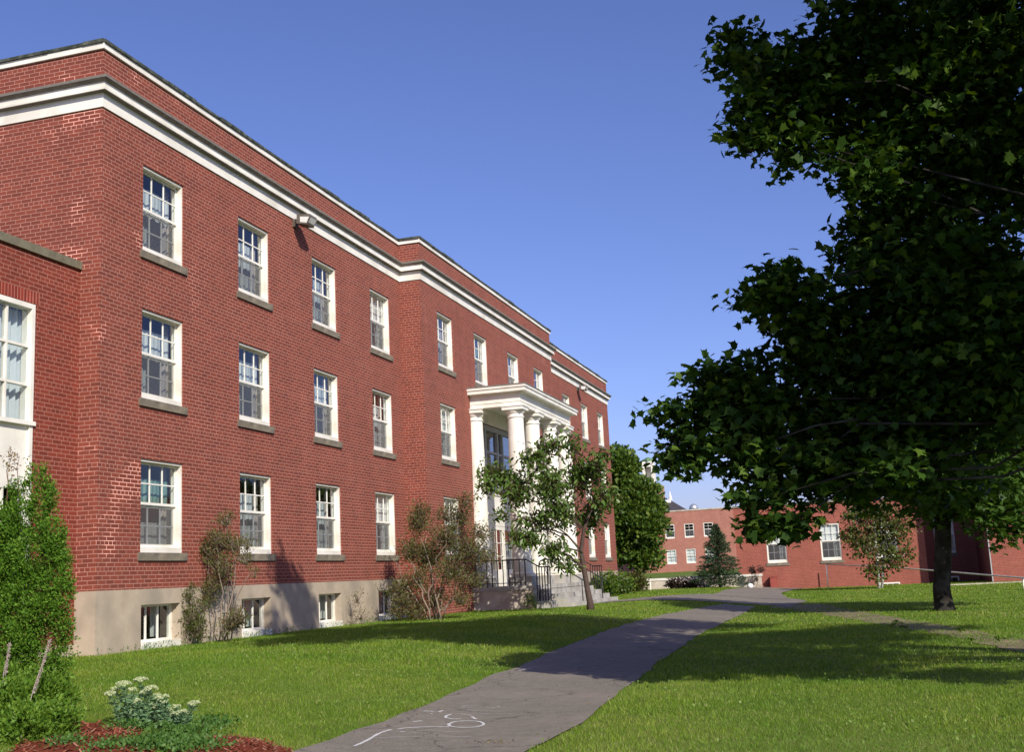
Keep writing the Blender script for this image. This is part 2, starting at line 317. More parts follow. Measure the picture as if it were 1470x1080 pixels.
# ------------------------------------------------------------------ windows
def curtain_sheet(mb, x0, x1, z0, z1, y, amp=.012, waves=7, scal=0., m=0, nx=36):
    for i in range(nx):
        a, b = i/nx, (i+1)/nx
        f = lambda t: y+amp*math.sin(t*waves*2*PI)+amp*.6*math.sin(t*waves*4.3+1)
        g = lambda t: z0-scal*abs(math.sin(t*PI*5))
        mb.quad((x0+(x1-x0)*a, f(a), g(a)), (x0+(x1-x0)*b, f(b), g(b)), (x0+(x1-x0)*b, f(b), z1), (x0+(x1-x0)*a, f(a), z1), m)
def make_window(w=1.61, h=2.0, style=0, sill='stone', grid=(3, 2), depth=.19):
    """local frame: x along the wall, y inward, z up; origin = lower left corner of the opening"""
    e = .003; mb = MB(); y1 = depth+.10
    fw = .05; fb = .12
    q = .038
    mb.box(e, fw, q, y1, e, h-e); mb.box(w-fw, w-e, q, y1, e, h-e)
    mb.box(fw, w-fw, q, y1, h-.055, h-e); mb.box(fw, w-fw, q-.01, y1, e, fb)
    # dark room behind the glass
    r0, r1, rd = -.25, w+.35, 1.3
    mb.box(r0, r1, rd, rd+.02, -.1, h+.1, 1); mb.box(r0-.02, r0, y1+.03, rd, -.1, h+.1, 1); mb.box(r1, r1+.02, y1+.03, rd, -.1, h+.1, 1)
    mb.box(r0, r1, y1+.03, rd, -.12, -.1, 1); mb.box(r0, r1, y1+.03, rd, h+.1, h+.12, 1)
    mb.box(r0, .01, y1+.004, y1+.03, -.1, h+.1, 1); mb.box(w-.01, r1, y1+.004, y1+.03, -.1, h+.1, 1)
    c = mb.build('window', [M['white'], M['dark']])
    xi0, xi1, zi0, zi1 = fw+e, w-fw-e, fb+e, h-.055-e; zm = zi0+(zi1-zi0)*.5
    nx, nz = grid
    def sash(name, z0, z1, y, mat, munt, rb, rt):
        s = MB(); st = .045; t = .035
        s.box(xi0, xi0+st, y, y+t, z0, z1); s.box(xi1-st, xi1, y, y+t, z0, z1)
        s.box(xi0+st, xi1-st, y, y+t, z0, z0+rb); s.box(xi0+st, xi1-st, y, y+t, z1-rt, z1)
        a0, a1, b0, b1 = xi0+st, xi1-st, z0+rb, z1-rt
        for k in range(1, nx):
            x = a0+(a1-a0)*k/nx; s.box(x-.014, x+.014, y+.004, y+t-.004, b0, b1, 1)
        for k in range(1, nz):
            z = b0+(b1-b0)*k/nz; s.box(a0, a1, y+.002, y+t-.006, z-.014, z+.014, 1)
        return s.build(name, [mat, munt], c)
    sash('upper_sash', zm, zi1, depth-.03, M['white'], M['white'], .055, .045)
    sash('lower_sash', zi0, zm-.004, depth+.02, M['white'], M['muntin_grey'], .075, .05)
    g = MB(); gy = depth-.012
    g.quad((xi0, gy, zm), (xi1, gy, zm), (xi1, gy, zi1), (xi0, gy, zi1)); gy = depth+.038
    g.quad((xi0, gy, zi0), (xi1, gy, zi0), (xi1, gy, zm), (xi0, gy, zm)); g.build('pane', M['glass'], c)
    s = MB(); s.quad((xi0+.03, depth+.008, zi0+.06), (xi1-.03, depth+.008, zi0+.06), (xi1-.03, depth+.008, zm-.02), (xi0+.03, depth+.008, zm-.02))
    if style != 3: s.build('screen', M['screen'], c)
    k = MB(); H = zi1-zi0
    if style == 0:      # lace valance and sheer lower curtain
        curtain_sheet(k, xi0, xi1, zm+.05, zm+.47*H*.75, y1+.09, scal=.07, m=0, waves=8)
        curtain_sheet(k, xi0, xi0+.75, zi0, zm-.25, y1+.14, amp=.02, waves=5, m=1); curtain_sheet(k, xi1-.18, xi1+.08, zi0-.05, zi1, y1+.13, amp=.02, waves=2, m=2)
    elif style == 1:    # lace across, grey sheers below
        curtain_sheet(k, xi0, xi1-.25, zm-.12, zm+.5, y1+.10, scal=.05, m=0, waves=6)
        curtain_sheet(k, xi0, xi1, zi0, zm-.30, y1+.14, scal=-.06, amp=.018, waves=6, m=1); curtain_sheet(k, xi1-.12, xi1+.1, zi0-.05, zi1, y1+.16, amp=.02, waves=2, m=2)
    elif style == 2:    # teal valance, plain sheer below
        curtain_sheet(k, xi0, xi1, zm+.05, zm+.6, y1+.10, scal=.06, m=3, waves=8)
        curtain_sheet(k, xi0, xi1, zi0, zm-.35, y1+.15, scal=-.09, amp=.012, waves=3, m=1); curtain_sheet(k, xi1-.16, xi1+.08, zi0-.05, zi1, y1+.17, amp=.02, waves=2, m=2)
    elif style == 3:    # pulled blind
        k.quad((xi0, y1+.02, zi0), (xi1, y1+.02, zi0), (xi1, y1+.02, zi1), (xi0, y1+.02, zi1), 4)
    elif style == 4:    # blind half way
        k.quad((xi0, y1+.02, zm), (xi1, y1+.02, zm), (xi1, y1+.02, zi1), (xi0, y1+.02, zi1), 4)
        curtain_sheet(k, xi1-.35, xi1, zi0, zm, y1+.1, amp=.02, waves=3, m=1)
    if k.f: k.build('curtain' if style < 3 else 'blind', [M['lace'], M['sheer'], M['drape'], M['teal'], M['blind']], c)
    if sill:
        s = MB(); s.box(-.10, w+.10, -.05, .10, -.17, -.002); s.build('sill', M[sill], c)
    return c
WIN = {}
def window_at(key, loc, rz, parent, **kw):
    """first use moves the prototype, later ones copy it with its sub-parts"""
    if key not in WIN:
        c = make_window(**kw); WIN[key] = (c, child_map(c)); o = c
    else:
        c, mp = WIN[key]; o = copy_tree(c, None, mp)
    o.parent = parent; o.location = Vector(loc)-parent.location; o.rotation_euler = (0, 0, rz); return o

# ------------------------------------------------------------------ main brick building
XA, XB = -14.66, -13.88
Y0, Y1, Y2, Y3 = 19.73, 36.05, 53.27, 69.59
S = 3.3; WW, WH = 1.61, 2.0
tops = [2.90, 6.20, 9.50]
colA = [21.19, 25.28, 29.42, 33.53]; colB = [37.60, 41.65, 46.06, 50.11]
colC = [2*44.66-c-WW for c in reversed(colA)]
FT = .137
main = empty('brick_building', (XA, Y0, -1.2))
tag(main, 'long three storey red brick building with white cornice, sash windows and white columned entrance portico', 'building')
wl = MB()
outl = [(-34., Y0), (XA, Y0), (XA, Y1), (XB, Y1), (XB, Y2), (XA, Y2), (XA, Y3), (-34., Y3)]
def holes(cols, y0, floors=(0, 1, 2)): return [(c-y0, c-y0+WW, tops[f]-WH, tops[f]) for c in cols for f in floors]
wl.wall((-34., Y0), (1, 0), XA+34., FT, 11.6, [], u_off=.1)
wl.wall((XA, Y0), (0, 1), Y1-Y0, FT, 11.6, holes(colA, Y0), u_off=XA+34.1)
wl.wall((XA, Y1), (1, 0), XB-XA, -1.6, 11.6, [], u_off=.07)
hB = holes([colB[0], colB[3]], Y1)+holes([colB[1], colB[2]], Y1, (2,))
EY0, EY1 = 41.72, 47.6
hB.append((EY0-Y1, EY1-Y1, -.33, 6.0))
wl.wall((XB, Y1), (0, 1), Y2-Y1, -1.6, 11.6, hB, u_off=.85)
wl.wall((XB, Y2), (-1, 0), XB-XA, -1.6, 11.6, [], u_off=.2)
wl.wall((XA, Y2), (0, 1), Y3-Y2, FT, 11.6, holes(colC, Y2), u_off=.33)
wl.wall((XA, Y3), (-1, 0), XA+34., FT, 11.6, [], u_off=.1)
wl.wall((-34., Y3), (0, -1), Y3-Y0, -1.6, 11.6, [], u_off=.1)
local(wl.build('wall', M['brick']), main)
# concrete base with basement openings
fd = MB(); BZ0, BZ1 = -1.14, -.19; BW = 1.45
fd.wall((-34., Y0-.008), (1, 0), XA+34.+.008, -1.7, FT, [])
fd.wall((XA+.008, Y0-.008), (0, 1), Y1-Y0+.008, -1.7, FT, [(c-Y0+.04, c-Y0+.04+BW, BZ0, BZ1) for c in colA], rev=.3)
local(fd.build('foundation', M['concrete']), main); fd = MB()
fd.wall((XA+.008, Y2), (0, 1), Y3-Y2+.008, -1.7, FT, [(c-Y2+.04, c-Y2+.04+BW, BZ0, BZ1) for c in colC], rev=.3)
fd.wall((XA+.008, Y3+.008), (-1, 0), 19.3, -1.7, FT, [])
local(fd.build('foundation', M['concrete']), main)
def make_basement():
    c = MB(); e = .003
    c.box(e, BW-e, -.03, .30, e, .17); c.box(e, .06, .2, .3, .17, .95-e); c.box(BW-.06, BW-e, .2, .3, .17, .95-e); c.box(.06, BW-.06, .2, .3, .90, .95-e); c.box(.06, BW-.06, .2, .3, .17, .22)
    for k in (1, 2): x = .06+(BW-.12)*k/3; c.box(x-.014, x+.014, .22, .26, .22, .90)
    c.box(-.2, BW+.2, 1., 1.02, -.1, 1.05, 1); c.box(-.2, e, .302, 1., -.1, 1.05, 1); c.box(BW-e, BW+.2, .302, 1., -.1, 1.05, 1); c.box(-.2, BW+.2, .302, 1., .951, 1.05, 1); c.box(-.2, BW+.2, .302, 1., -.1, 0, 1)
    o = c.build('basement_window', [M['white'], M['dark']])
    g = MB(); g.quad((.06, .25, .22), (BW-.06, .25, .22), (BW-.06, .25, .9), (.06, .25, .9)); g.build('pane', M['glass'], o)
    k = MB(); curtain_sheet(k, 1.08, 1.38, .25, .9, .5, amp=.02, waves=3, m=0); k.build('curtain', M['sheer'], o)
    return o
bw0 = make_basement(); bmap = child_map(bw0)
for i, c in enumerate(colA+colC):
    o = bw0 if i == 0 else copy_tree(bw0, None, bmap)
    o.parent = main; o.location = Vector((XA, c+.04, BZ0))-main.location; o.rotation_euler = (0, 0, PI/2)
sty = [[2, 0, 0], [1, 0, 1], [1, 0, 1], [4, 1, 4], [0, 4, 1], [1, 1, 2], [0, 1, 0], [1, 0, 1], [4, 1, 4], [0, 2, 0], [1, 0, 4], [0, 1, 1]]
ci = 0
for grp, X in ((colA, XA), (colB, XB), (colC, XA)):
    for c in grp:
        for f in range(3):
            if X == XB and c in (colB[1], colB[2]) and f < 2: continue
            st = sty[ci][f]; window_at(('m', st), (X, c, tops[f]-WH), PI/2, main, style=st)
        ci += 1
# cornice, parapet band, coping, roof
line = outl
cn = MB()
cn.sweep(line, [(0, 10.28), (.035, 10.28), (.035, 10.60), (0, 10.60)], 0)
cn.sweep(line, [(0, 10.601), (.175, 10.601), (.175, 10.66), (.155, 10.68), (.155, 10.78), (0, 10.78)], 0)
cn.sweep(line, [(.06, 10.582), (.14, 10.590), (.14, 10.600), (.06, 10.600)], 1)  # dark strip under the fascia, soffit shade put into its colour
cn.sweep(line, [(0, 10.781), (.18, 10.781), (.255, 10.83), (.255, 10.89), (.23, 10.905), (0, 10.97)], 1)
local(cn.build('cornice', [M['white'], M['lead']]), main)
pb = MB(); pb.sweep(line, [(-.3, 11.601), (.05, 11.601), (.05, 11.73), (-.3, 11.73)])
local(pb.build('parapet_band', M['white']), main)
# weathered coping made of slightly uneven lengths
cp = MB()
for k in range(len(line)-1):
    a, b = Vector(line[k]), Vector(line[k+1]); d = (b-a); Ln = d.length; d.normalize(); nr = Vector((d.y, -d.x)); t = -.06
    while t < Ln-.01:
        l = min(random.uniform(.8, 1.3), Ln+.06-t); h = random.uniform(.07, .11); o_ = random.uniform(.075, .10)
        p0 = a+d*t; p1 = a+d*(t+l-.012)
        q = [(p0-nr*.32), (p1-nr*.32), (p1+nr*o_), (p0+nr*o_)]
        if k % 2 == 0 or True:
            i = len(cp.v); zz = 11.731+.0007*k
            cp.v += [(v.x, v.y, zz) for v in q]+[(v.x, v.y, zz+h*(.8 if j > 1 else 1)) for j, v in enumerate(q)]
            for qd in ((0, 3, 2, 1), (4, 5, 6, 7), (0, 1, 5, 4), (1, 2, 6, 5), (2, 3, 7, 6), (3, 0, 4, 7)): cp.f.append(tuple(i+w for w in qd)); cp.m.append(0)
        t += l
local(cp.build('coping', M['coping_dark']), main)
rf = MB(); rf.poly([(p[0], p[1], 11.45) for p in outl]); local(rf.build('roof', M['roof']), main)

# ---- portico
CX = -12.2; CY = [41.15, 43.35, 45.97, 48.17]; FZ = -.30
po = MB(); ya, yb, xf = 40.86, 48.46, -11.9
plan = [(XB, ya), (xf, ya), (xf, yb), (XB, yb)]
po.sweep(plan, [(-.58, 6.35), (0, 6.35), (0, 6.50), (.02, 6.50), (.02, 6.53), (0, 6.53), (0, 6.80), (-.58, 6.80)], 0)
po.box(XB, xf-.59, ya+.59, yb-.59, 6.62, 6.66, 0)                       # porch ceiling
po.sweep(plan, [(-.4, 6.801), (.07, 6.801), (.07, 6.85), (.27, 6.86), (.27, 6.98), (.31, 7.0), (.31, 7.09), (-.4, 7.09)], 0)
po.sweep(plan, [(-1., 7.091), (.33, 7.091), (.33, 7.13), (-1., 7.34)], 1)
po.box(XB, xf-.98, ya+.98, yb-.98, 7.25, 7.335, 1)
portico = local(po.build('portico', [M['white'], M['lead']]), main)
def column_mesh(r0, r1, half=False):
    c = MB(); H = 6.35-.03
    c.box(-.45, .45, -.45, .45, -.33, 0, 1)
    c.box(-.40, .40, -.40, .40, .001, .07, 0)
    prof = [(r0+.06, .071), (r0+.075, .10), (r0+.06, .135), (r0+.02, .15)]
    for k in range(9):
        t = k/8; prof.append((r0+(r1-r0)*(t**1.5), .17+t*(H-.62)))
    prof += [(r1+.035, H-.44), (r1+.035, H-.40), (r1, H-.39), (r1, H-.29), (r1+.03, H-.28), (r1+.09, H-.17)]
    c.lathe((0, 0, 0), prof, 32, 0); c.box(-(r1+.11), r1+.11, -(r1+.11), r1+.11, H-.165, H-.04, 0); c.box(-(r1+.14), r1+.14, -(r1+.14), r1+.14, H-.041, H-.002, 0)
    return c
col0 = column_mesh(.37, .295).build('column', [M['white'], M['concrete_grey']])
spots = [(CX, y) for y in CY]+[(XB+.06, CY[0]), (XB+.06, CY[3])]
for i, (x, y) in enumerate(spots):
    o = col0 if i == 0 else col0.copy()
    if i: COL.objects.link(o)
    o.parent = portico; o.location = (x, y, .03); o.matrix_parent_inverse = Matrix.Identity(4)
    o.location = Vector((x, y, .03))
    o.matrix_parent_inverse = Matrix.Translation(-main.location) @ Matrix.Translation(main.location)
for p in col0.data.polygons: p.use_smooth = False
for p in col0.data.polygons:
    if len(p.vertices) == 4 and abs(p.normal.z) < .9 and p.area < .2: p.use_smooth = False
# ---- platform and steps
pf = MB(); PY0, PY1 = 40.3, 49.0
pf.box(XB+.002, -11.62, PY0+.04, PY1-.04, -1.7, -.45, 1); pf.box(XB+.002, -11.58, PY0, PY1, -.449, -.30, 0)
for k in range(4):
    zz = -.30-.17*(k+1); x0 = -11.58+.002+.34*k; pf.box(x0-.3*0, x0+.34, PY0+.75, PY1-.75, -1.7, zz, 0)
for yy in (PY0, PY1-.74): pf.box(-11.61, -10.95, yy+.02, yy+.72, -1.7, -.86, 0)
local(pf.build('porch_steps', [M['concrete_grey'], M['concrete_light']]), main)
# ---- entrance: white surround, tall glazing, double door
en = MB()
xw = XB-.10
def eb(y0, y1, z0, z1, d0=-.0, d1=.12, m=0): en.box(xw-d1, xw-d0, y0, y1, z0, z1, m)
eb(EY0+.003, EY0+.30, -.32, 5.995, -.04, .14, 1); eb(EY1-.30, EY1-.003, -.32, 5.995, -.04, .14, 1)
eb(EY0+.30, EY1-.30, 5.80, 5.995, -.04, .14, 1)
eb(EY0+.30, EY1-.30, 2.55, 3.25, -.03, .14, 0); eb(EY0+.30, EY1-.30, 2.46, 2.55, -.12, .14, 0); eb(EY0+.30, EY1-.30, 3.25, 3.33, -.08, .14, 0)
for y in (42.75, 44.3, 44.95, 46.5): eb(y-.07, y+.07, 3.33, 5.80, -.05, .12, 1)
eb(EY0+.30, EY1-.30, 4.9, 4.98, -.03, .1, 1)
for y in (42.75, 46.5): eb(y-.09, y+.09, -.32, 2.46, -.05, .12, 0)
eb(EY0+.30, 42.66, -.32, .42, -.02, .1, 0); eb(46.59, EY1-.30, -.32, .42, -.02, .1, 0)
for z in (.95, 1.5, 2.0): eb(EY0+.30, 42.66, z-.015, z+.015, -.01, .05, 0); eb(46.59, EY1-.30, z-.015, z+.015, -.01, .05, 0)
eb(42.84, 46.41, 2.05, 2.46, -.03, .1, 0)
en.box(XB-2.2, XB-2.15, EY0-.3, EY1+.3, -.4, 6.3, 2); en.box(XB-2.15, xw-.15, EY0-.3, EY0, -.4, 6.3, 2); en.box(XB-2.15, xw-.15, EY1, EY1+.3, -.4, 6.3, 2); en.box(XB-2.15, xw-.15, EY0, EY1, -.4, -.331, 2); en.box(XB-2.15, xw-.15, EY0, EY1, 6.001, 6.3, 2); en.box(XB-2.15, xw-.15, EY0, EY1, 2.8, 2.9, 2)
en.box(XB+.001, XB+.02, 41.2, 48.1, 6.003, 6.619, 0)
ent = local(en.build('entrance', [M['white'], M['muntin_grey'], M['dark']]), main)
gl = MB(); gl.quad((xw-.04, EY0+.3, -.3), (xw-.04, EY1-.3, -.3), (xw-.04, EY1-.3, 5.8), (xw-.04, EY0+.3, 5.8)); g_ = gl.build('pane', M['glass_dark']); g_.parent = ent
for (a, b) in ((42.85, 44.62), (44.63, 46.40)):
    d = MB(); X = xw
    d.box(X-.03, X+.02, a, a+.14, -.31, 2.04); d.box(X-.03, X+.02, b-.14, b, -.31, 2.04); d.box(X-.03, X+.02, a+.14, b-.14, -.31, .35); d.box(X-.03, X+.02, a+.14, b-.14, 1.9, 2.04)
    for k in (1, 2): z = .35+1.55*k/3; d.box(X-.02, X+.01, a+.14, b-.14, z-.014, z+.014)
    y = (a+b)/2; d.box(X-.018, X+.012, y-.014, y+.014, .35, 1.9)
    do = d.build('door', M['white']); do.parent = ent
tr = MB()
# ---- railings (things of their own)
def railing(Yr, label):
    r = MB(); zf = FZ
    top = [(XB+.08, Yr, .64), (-11.87, Yr, .64), (-11.35, Yr, .34), (-10.98, Yr, .34)]
    r.tube(top, .024, 6); r.tube([(XB+.08, Yr, -.18), (-11.9, Yr, -.18)], .014, 6)
    n = 10
    for k in range(n):
        x = XB+.1+(-11.9-XB-.1)*k/(n-1); r.tube([(x, Yr, zf), (x, Yr, .64)], .019 if k % 3 else .026, 6)
    for k in range(6):
        x = -11.48+.1*k; z1 = .34 if x > -11.37 else .34+(-11.35-x)*.58; r.tube([(x, Yr, -.86 if k > 0 else -.9), (x, Yr, z1)], .022, 6)
    return tag(r.build('railing', M['iron']), label, 'railing', 'black iron railings of the entrance steps')
railing(40.42, 'black iron railing along the near edge of the entrance platform, by the lilac')
railing(48.88, 'black iron railing at the far side of the entrance steps, behind the cherry tree')
for (yy, lb) in ((43.0, 'curved black iron handrail on the steps just beyond the near railing'), (46.4, 'curved black iron handrail on the steps behind the cherry tree trunk')):
    r = MB(); r.tube([(-12.1, yy, .35), (-12.05, yy, .58), (-11.9, yy, .66), (-11.7, yy, .62), (-10.45, yy, -.18), (-10.3, yy, -.22), (-10.25, yy, -.38)], .022, 7)
    r.tube([(-11.75, yy, -.3), (-11.75, yy, .63)], .022, 6); r.tube([(-10.45, yy, -1.15), (-10.45, yy, -.18)], .022, 6)
    tag(r.build('handrail', M['iron'], smooth=True), lb, 'handrail', 'iron handrails on the entrance steps')
# ---- floodlights below the frieze
def floodlight(Y, label):
    e = empty('wall_floodlight', (XA, Y, 10.22)); tag(e, label, 'floodlight', 'floodlights on the brick front')
    a = MB(); a.box(0, .10, -.09, .09, -.16, .06); a.tube([(.1, 0, -.02), (.28, 0, .02)], .035, 8); a.build('bracket', M['bronze'], e)
    h = MB()
    pr = [(.18, -.12), (.50, -.19), (.62, .02), (.60, .10), (.20, .14)]
    for s_ in (-.21, .21): h.poly([(x, s_, z) for x, z in (pr if s_ < 0 else pr[::-1])])
    for k in range(5):
        p, q = pr[k], pr[(k+1) % 5]; h.quad((p[0], -.21, p[1]), (p[0], .21, p[1]), (q[0], .21, q[1]), (q[0], -.21, q[1]))
    h.build('housing', M['bronze'], e)
    l = MB(); l.quad((.512, -.18, -.165), (.512, .18, -.165), (.622, .18, .01), (.622, -.18, .01)); l.quad((.3, -.214, -.10), (.5, -.214, -.14), (.58, -.214, .02), (.3, -.214, .06)); l.build('lens', M['lens'], e)
floodlight(28.35, 'bronze floodlight under the frieze between the second and third window columns of the near wing')
floodlight(61.7, 'bronze floodlight under the frieze of the far wing, above the portico roof end')

# ------------------------------------------------------------------ lower brick wing at the left
XL = -15.15
wing = empty('brick_wing', (XL, 8., -1.2)); tag(wing, 'lower brick wing with stone coping and tall white window at the left edge', 'building')
w_ = MB(); WY0 = 4.; wcol = [15.80-4.6*k for k in range(3)]; LW = 2.6
hol = [(c-WY0, c-WY0+LW, -.1, 5.72) for c in wcol]
w_.wall((XL, WY0), (0, 1), Y0-WY0, -.88, 6.75, hol, u_off=.1); w_.wall((-30, WY0), (1, 0), 30+XL, -.88, 6.75, [], u_off=.1)
for c in wcol: w_.quad((XL+.006, c-.1, 5.73), (XL+.006, c+LW+.1, 5.73), (XL+.006, c+LW+.1, 5.97), (XL+.006, c-.1, 5.97), 1, [(c-.1, .01), (c+LW+.1, .01), (c+LW+.1, .25), (c-.1, .25)])
local(w_.build('wall', [M['brick_wing'], M['brick_soldier']]), wing)
f_ = MB(); f_.box(-30, XL+.02, WY0-.02, Y0-.01, -1.7, -.88); local(f_.build('foundation', M['concrete']), wing)
c_ = MB(); c_.box(-30, XL+.06, WY0-.06, Y0-.01, 6.75, 6.92); local(c_.build('coping', M['coping_stone']), wing)
for c in wcol:
    b = MB(); e = .004; d = .14
    b.box(e, .09, -.006, d+.1, e, 5.82-e); b.box(LW-.09, LW-e, -.006, d+.1, e, 5.82-e); b.box(.09, LW-.09, -.006, d+.1, 5.72, 5.82-e)
    b.box(.09, LW-.09, .05, .1, 2.2, 3.5); b.box(-.03, LW+.03, -.05, .12, 3.42, 3.50); b.box(.09, LW-.09, .06, d+.1, e, .12)
    for k in range(1, 4): x = .09+(LW-.18)*k/4; b.box(x-.035 if k == 2 else x-.02, x+.035 if k == 2 else x+.02, .06, d+.02, 3.5, 5.72); b.box(x-.02, x+.02, .06, d+.02, .12, 2.2)
    for z in (4.22, 4.98, .8, 1.5): b.box(.09, LW-.09, .062, d+.018, z-.025, z+.025)
    b.box(0, LW, 1.2, 1.22, 0, 5.8, 1); b.box(-.02, e, .25, 1.2, 0, 5.8, 1); b.box(LW-e, LW+.02, .25, 1.2, 0, 5.8, 1); b.box(0, LW, .25, 1.2, 5.8, 5.82, 1)
    o = b.build('tall_window', [M['white'], M['dark']]); o.parent = wing; o.location = Vector((XL, c, -.1))-wing.location; o.rotation_euler = (0, 0, PI/2)
    g = MB(); g.quad((.09, .11, .1), (LW-.09, .11, .1), (LW-.09, .11, 2.2), (.09, .11, 2.2)); g.build('pane', M['glass'], o); g = MB(); g.quad((.09, .11, 3.5), (LW-.09, .11, 3.5), (LW-.09, .11, 5.72), (.09, .11, 5.72)); g.build('pane', M['glass'], o)
    k = MB(); curtain_sheet(k, LW-.75, LW-.02, 3.5, 5.72, .3, amp=.03, waves=5, m=0); curtain_sheet(k, .1, .6, 3.5, 5.72, .3, amp=.03, waves=4, m=0); curtain_sheet(k, .1, LW-.1, 4.6, 5.3, .42, amp=.02, waves=9, m=1); k.build('curtain', [M['lace'], M['drape']], o)

# ------------------------------------------------------------------ far buildings
def facade_block(root, O, U, length, z0, z1, mat, holes_, m=0):
    w = MB(); w.wall(O, U, length, z0, z1, holes_, u_off=.1); return w
# (a) two storey pale brick block far behind
YF = 135.
fb = empty('brick_building', (-19., YF, -.4)); tag(fb, 'two storey pale brick building with a flat roof far behind the spruce', 'building')
w = MB(); xs = [-22.5, -20.25, -18.03]; hh = []
for x in xs: hh += [(x+25.1, x+25.1+1.12, 3.62, 5.25), (x+25.1, x+25.1+1.12, .68, 2.34)]
w.wall((-25.1, YF), (1, 0), 16.1, -1., 6.72, hh); w.wall((-34., YF+5), (1, 0), 8.9, -1., 6.72); w.wall((-25.1, YF+12), (0, -1), 12, -1, 6.72); w.wall((-9., YF), (0, 1), 12, -1, 6.72)
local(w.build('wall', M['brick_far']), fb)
w = MB(); w.sweep([(-25.1, YF+12), (-25.1, YF), (-9., YF), (-9., YF+12)], [(-.4, 6.72), (.06, 6.72), (.06, 6.86), (-.4, 6.86)]); local(w.build('coping', M['concrete_light']), fb)
w = MB(); w.poly([(-25.1, YF, 6.6), (-9, YF, 6.6), (-9, YF+12, 6.6), (-25.1, YF+12, 6.6)]); w.poly([(-34, YF+5, 6.7), (-25.1, YF+5, 6.7), (-25.1, YF+12, 6.7), (-34, YF+12, 6.7)]); local(w.build('roof', M['roof']), fb)
for x in xs:
    window_at('f1', (x, YF, 3.62), 0, fb, w=1.12, h=1.63, style=5, sill=None, grid=(2, 2), depth=.05)
    window_at('f2', (x, YF, .68), 0, fb, w=1.12, h=1.66, style=3, sill=None, grid=(2, 2), depth=.05)
# (b) long low red brick block with a recess
YR = 74.; k7 = 74./70.
rb = empty('brick_building', (0., YR, -1.5)); tag(rb, 'long low red brick building with white sash windows behind the tree trunk at right', 'building')
w = MB(); RT = 3.64; xe = 3.25
ww = 1.21; wz0, wz1 = .13, 2.38
xw_ = [-6.07, -2.81, .47]
h2 = [(x+7.95, x+7.95+ww, wz0, wz1) for x in xw_]+[(.42*k7+7.95, 1.6+7.95, -1.75, -1.34)]
w.wall((-7.95, YR), (1, 0), xe+7.95, -2.4, RT, h2, m=0); w.wall((-7.95, YR+14), (0, -1), 14, -2.4, RT); w.wall((xe, YR), (0, 1), 4.3, -2.4, RT)
h3 = [(4.02-xe, 4.02-xe+ww, .22, 2.47), (4.02-xe, 4.02-xe+ww, -2., -1.2)]
xr = 6.45; w.wall((xe, YR+4.3), (1, 0), xr+3-xe, -2.6, RT, h3); R2 = 6.6; w.wall((xr, YR+4.3), (0, -1), 8.3, -2.6, R2); w.wall((xr, YR-4), (1, 0), 14, -2.6, R2, [(3.2, 3.2+ww, .13, 2.38), (7., 7.+ww, .13, 2.38)]); w.wall((xr+14, YR-4), (0, 1), 18, -2.6, R2); w.wall((xr, YR+14), (0, -1), 9.7, RT, R2); w.wall((xr+14, YR+14), (-1, 0), 14, -2.6, R2)  # extra height of the right wing added to throw shade into the recess
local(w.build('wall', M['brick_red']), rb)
w = MB(); w.sweep([(-7.95, YR+14), (-7.95, YR), (xe, YR), (xe, YR+4.3), (xr, YR+4.3)], [(-.3, RT), (.05, RT), (.05, RT+.13), (-.3, RT+.13)]); w.sweep([(xr, YR+14), (xr, YR-4), (xr+14, YR-4), (xr+14, YR+14)], [(-.3, R2), (.05, R2), (.05, R2+.13), (-.3, R2+.13)]); local(w.build('coping', M['brick_red'] if False else M['stone']), rb)
w = MB(); w.poly([(-7.95, YR, RT-.1), (xe, YR, RT-.1), (xe, YR+14, RT-.1), (-7.95, YR+14, RT-.1)]); w.poly([(xe, YR+4.3, RT-.09), (xr, YR+4.3, RT-.09), (xr, YR+14, RT-.09), (xe, YR+14, RT-.09)]); w.poly([(xr, YR-4, R2-.1), (xr+14, YR-4, R2-.1), (xr+14, YR+14, R2-.1), (xr, YR+14, R2-.1)]); local(w.build('roof', M['roof']), rb)
w = MB(); w.box(xr-.06, xr-.004, YR-4.004, YR-3.9, -1.9, RT-.01); local(w.build('corner_trim', M['muntin_grey']), rb)
for x in xw_: window_at('r1', (x, YR, wz0), 0, rb, w=ww, h=2.25, style=4, sill='stone', depth=.06)
window_at('r1', (4.02, YR+4.3, .22), 0, rb); window_at('r1', (xr+3.2, YR-4, .13), 0, rb); window_at('r1', (xr+7., YR-4, .13), 0, rb)
def small_window(x, y, z, w_, h_):
    b = MB(); e = .003; b.box(e, .09, -.006, .1, e, h_-e); b.box(w_-.09, w_-e, -.006, .1, e, h_-e); b.box(.09, w_-.09, -.006, .1, h_-.09, h_-e); b.box(.09, w_-.09, -.006, .1, e, .06); b.box(.09, w_-.09, .25, .27, 0, h_, 1)
    for k in (1, 2): X = .09+(w_-.18)*k/3; b.box(X-.015, X+.015, .0, .05, .06, h_-.09)
    o = b.build('basement_window', [M['white'], M['dark']]); o.parent = rb; o.location = Vector((x, y, z))-rb.location
    g = MB(); g.quad((.09, .06, .06), (w_-.09, .06, .06), (w_-.09, .06, h_-.09), (.09, .06, h_-.09)); g.build('pane', M['glass'], o)
small_window(.42*k7, YR, -1.75, 1.6-.42*k7, .41); small_window(4.02, YR+4.3, -2., ww, .8)
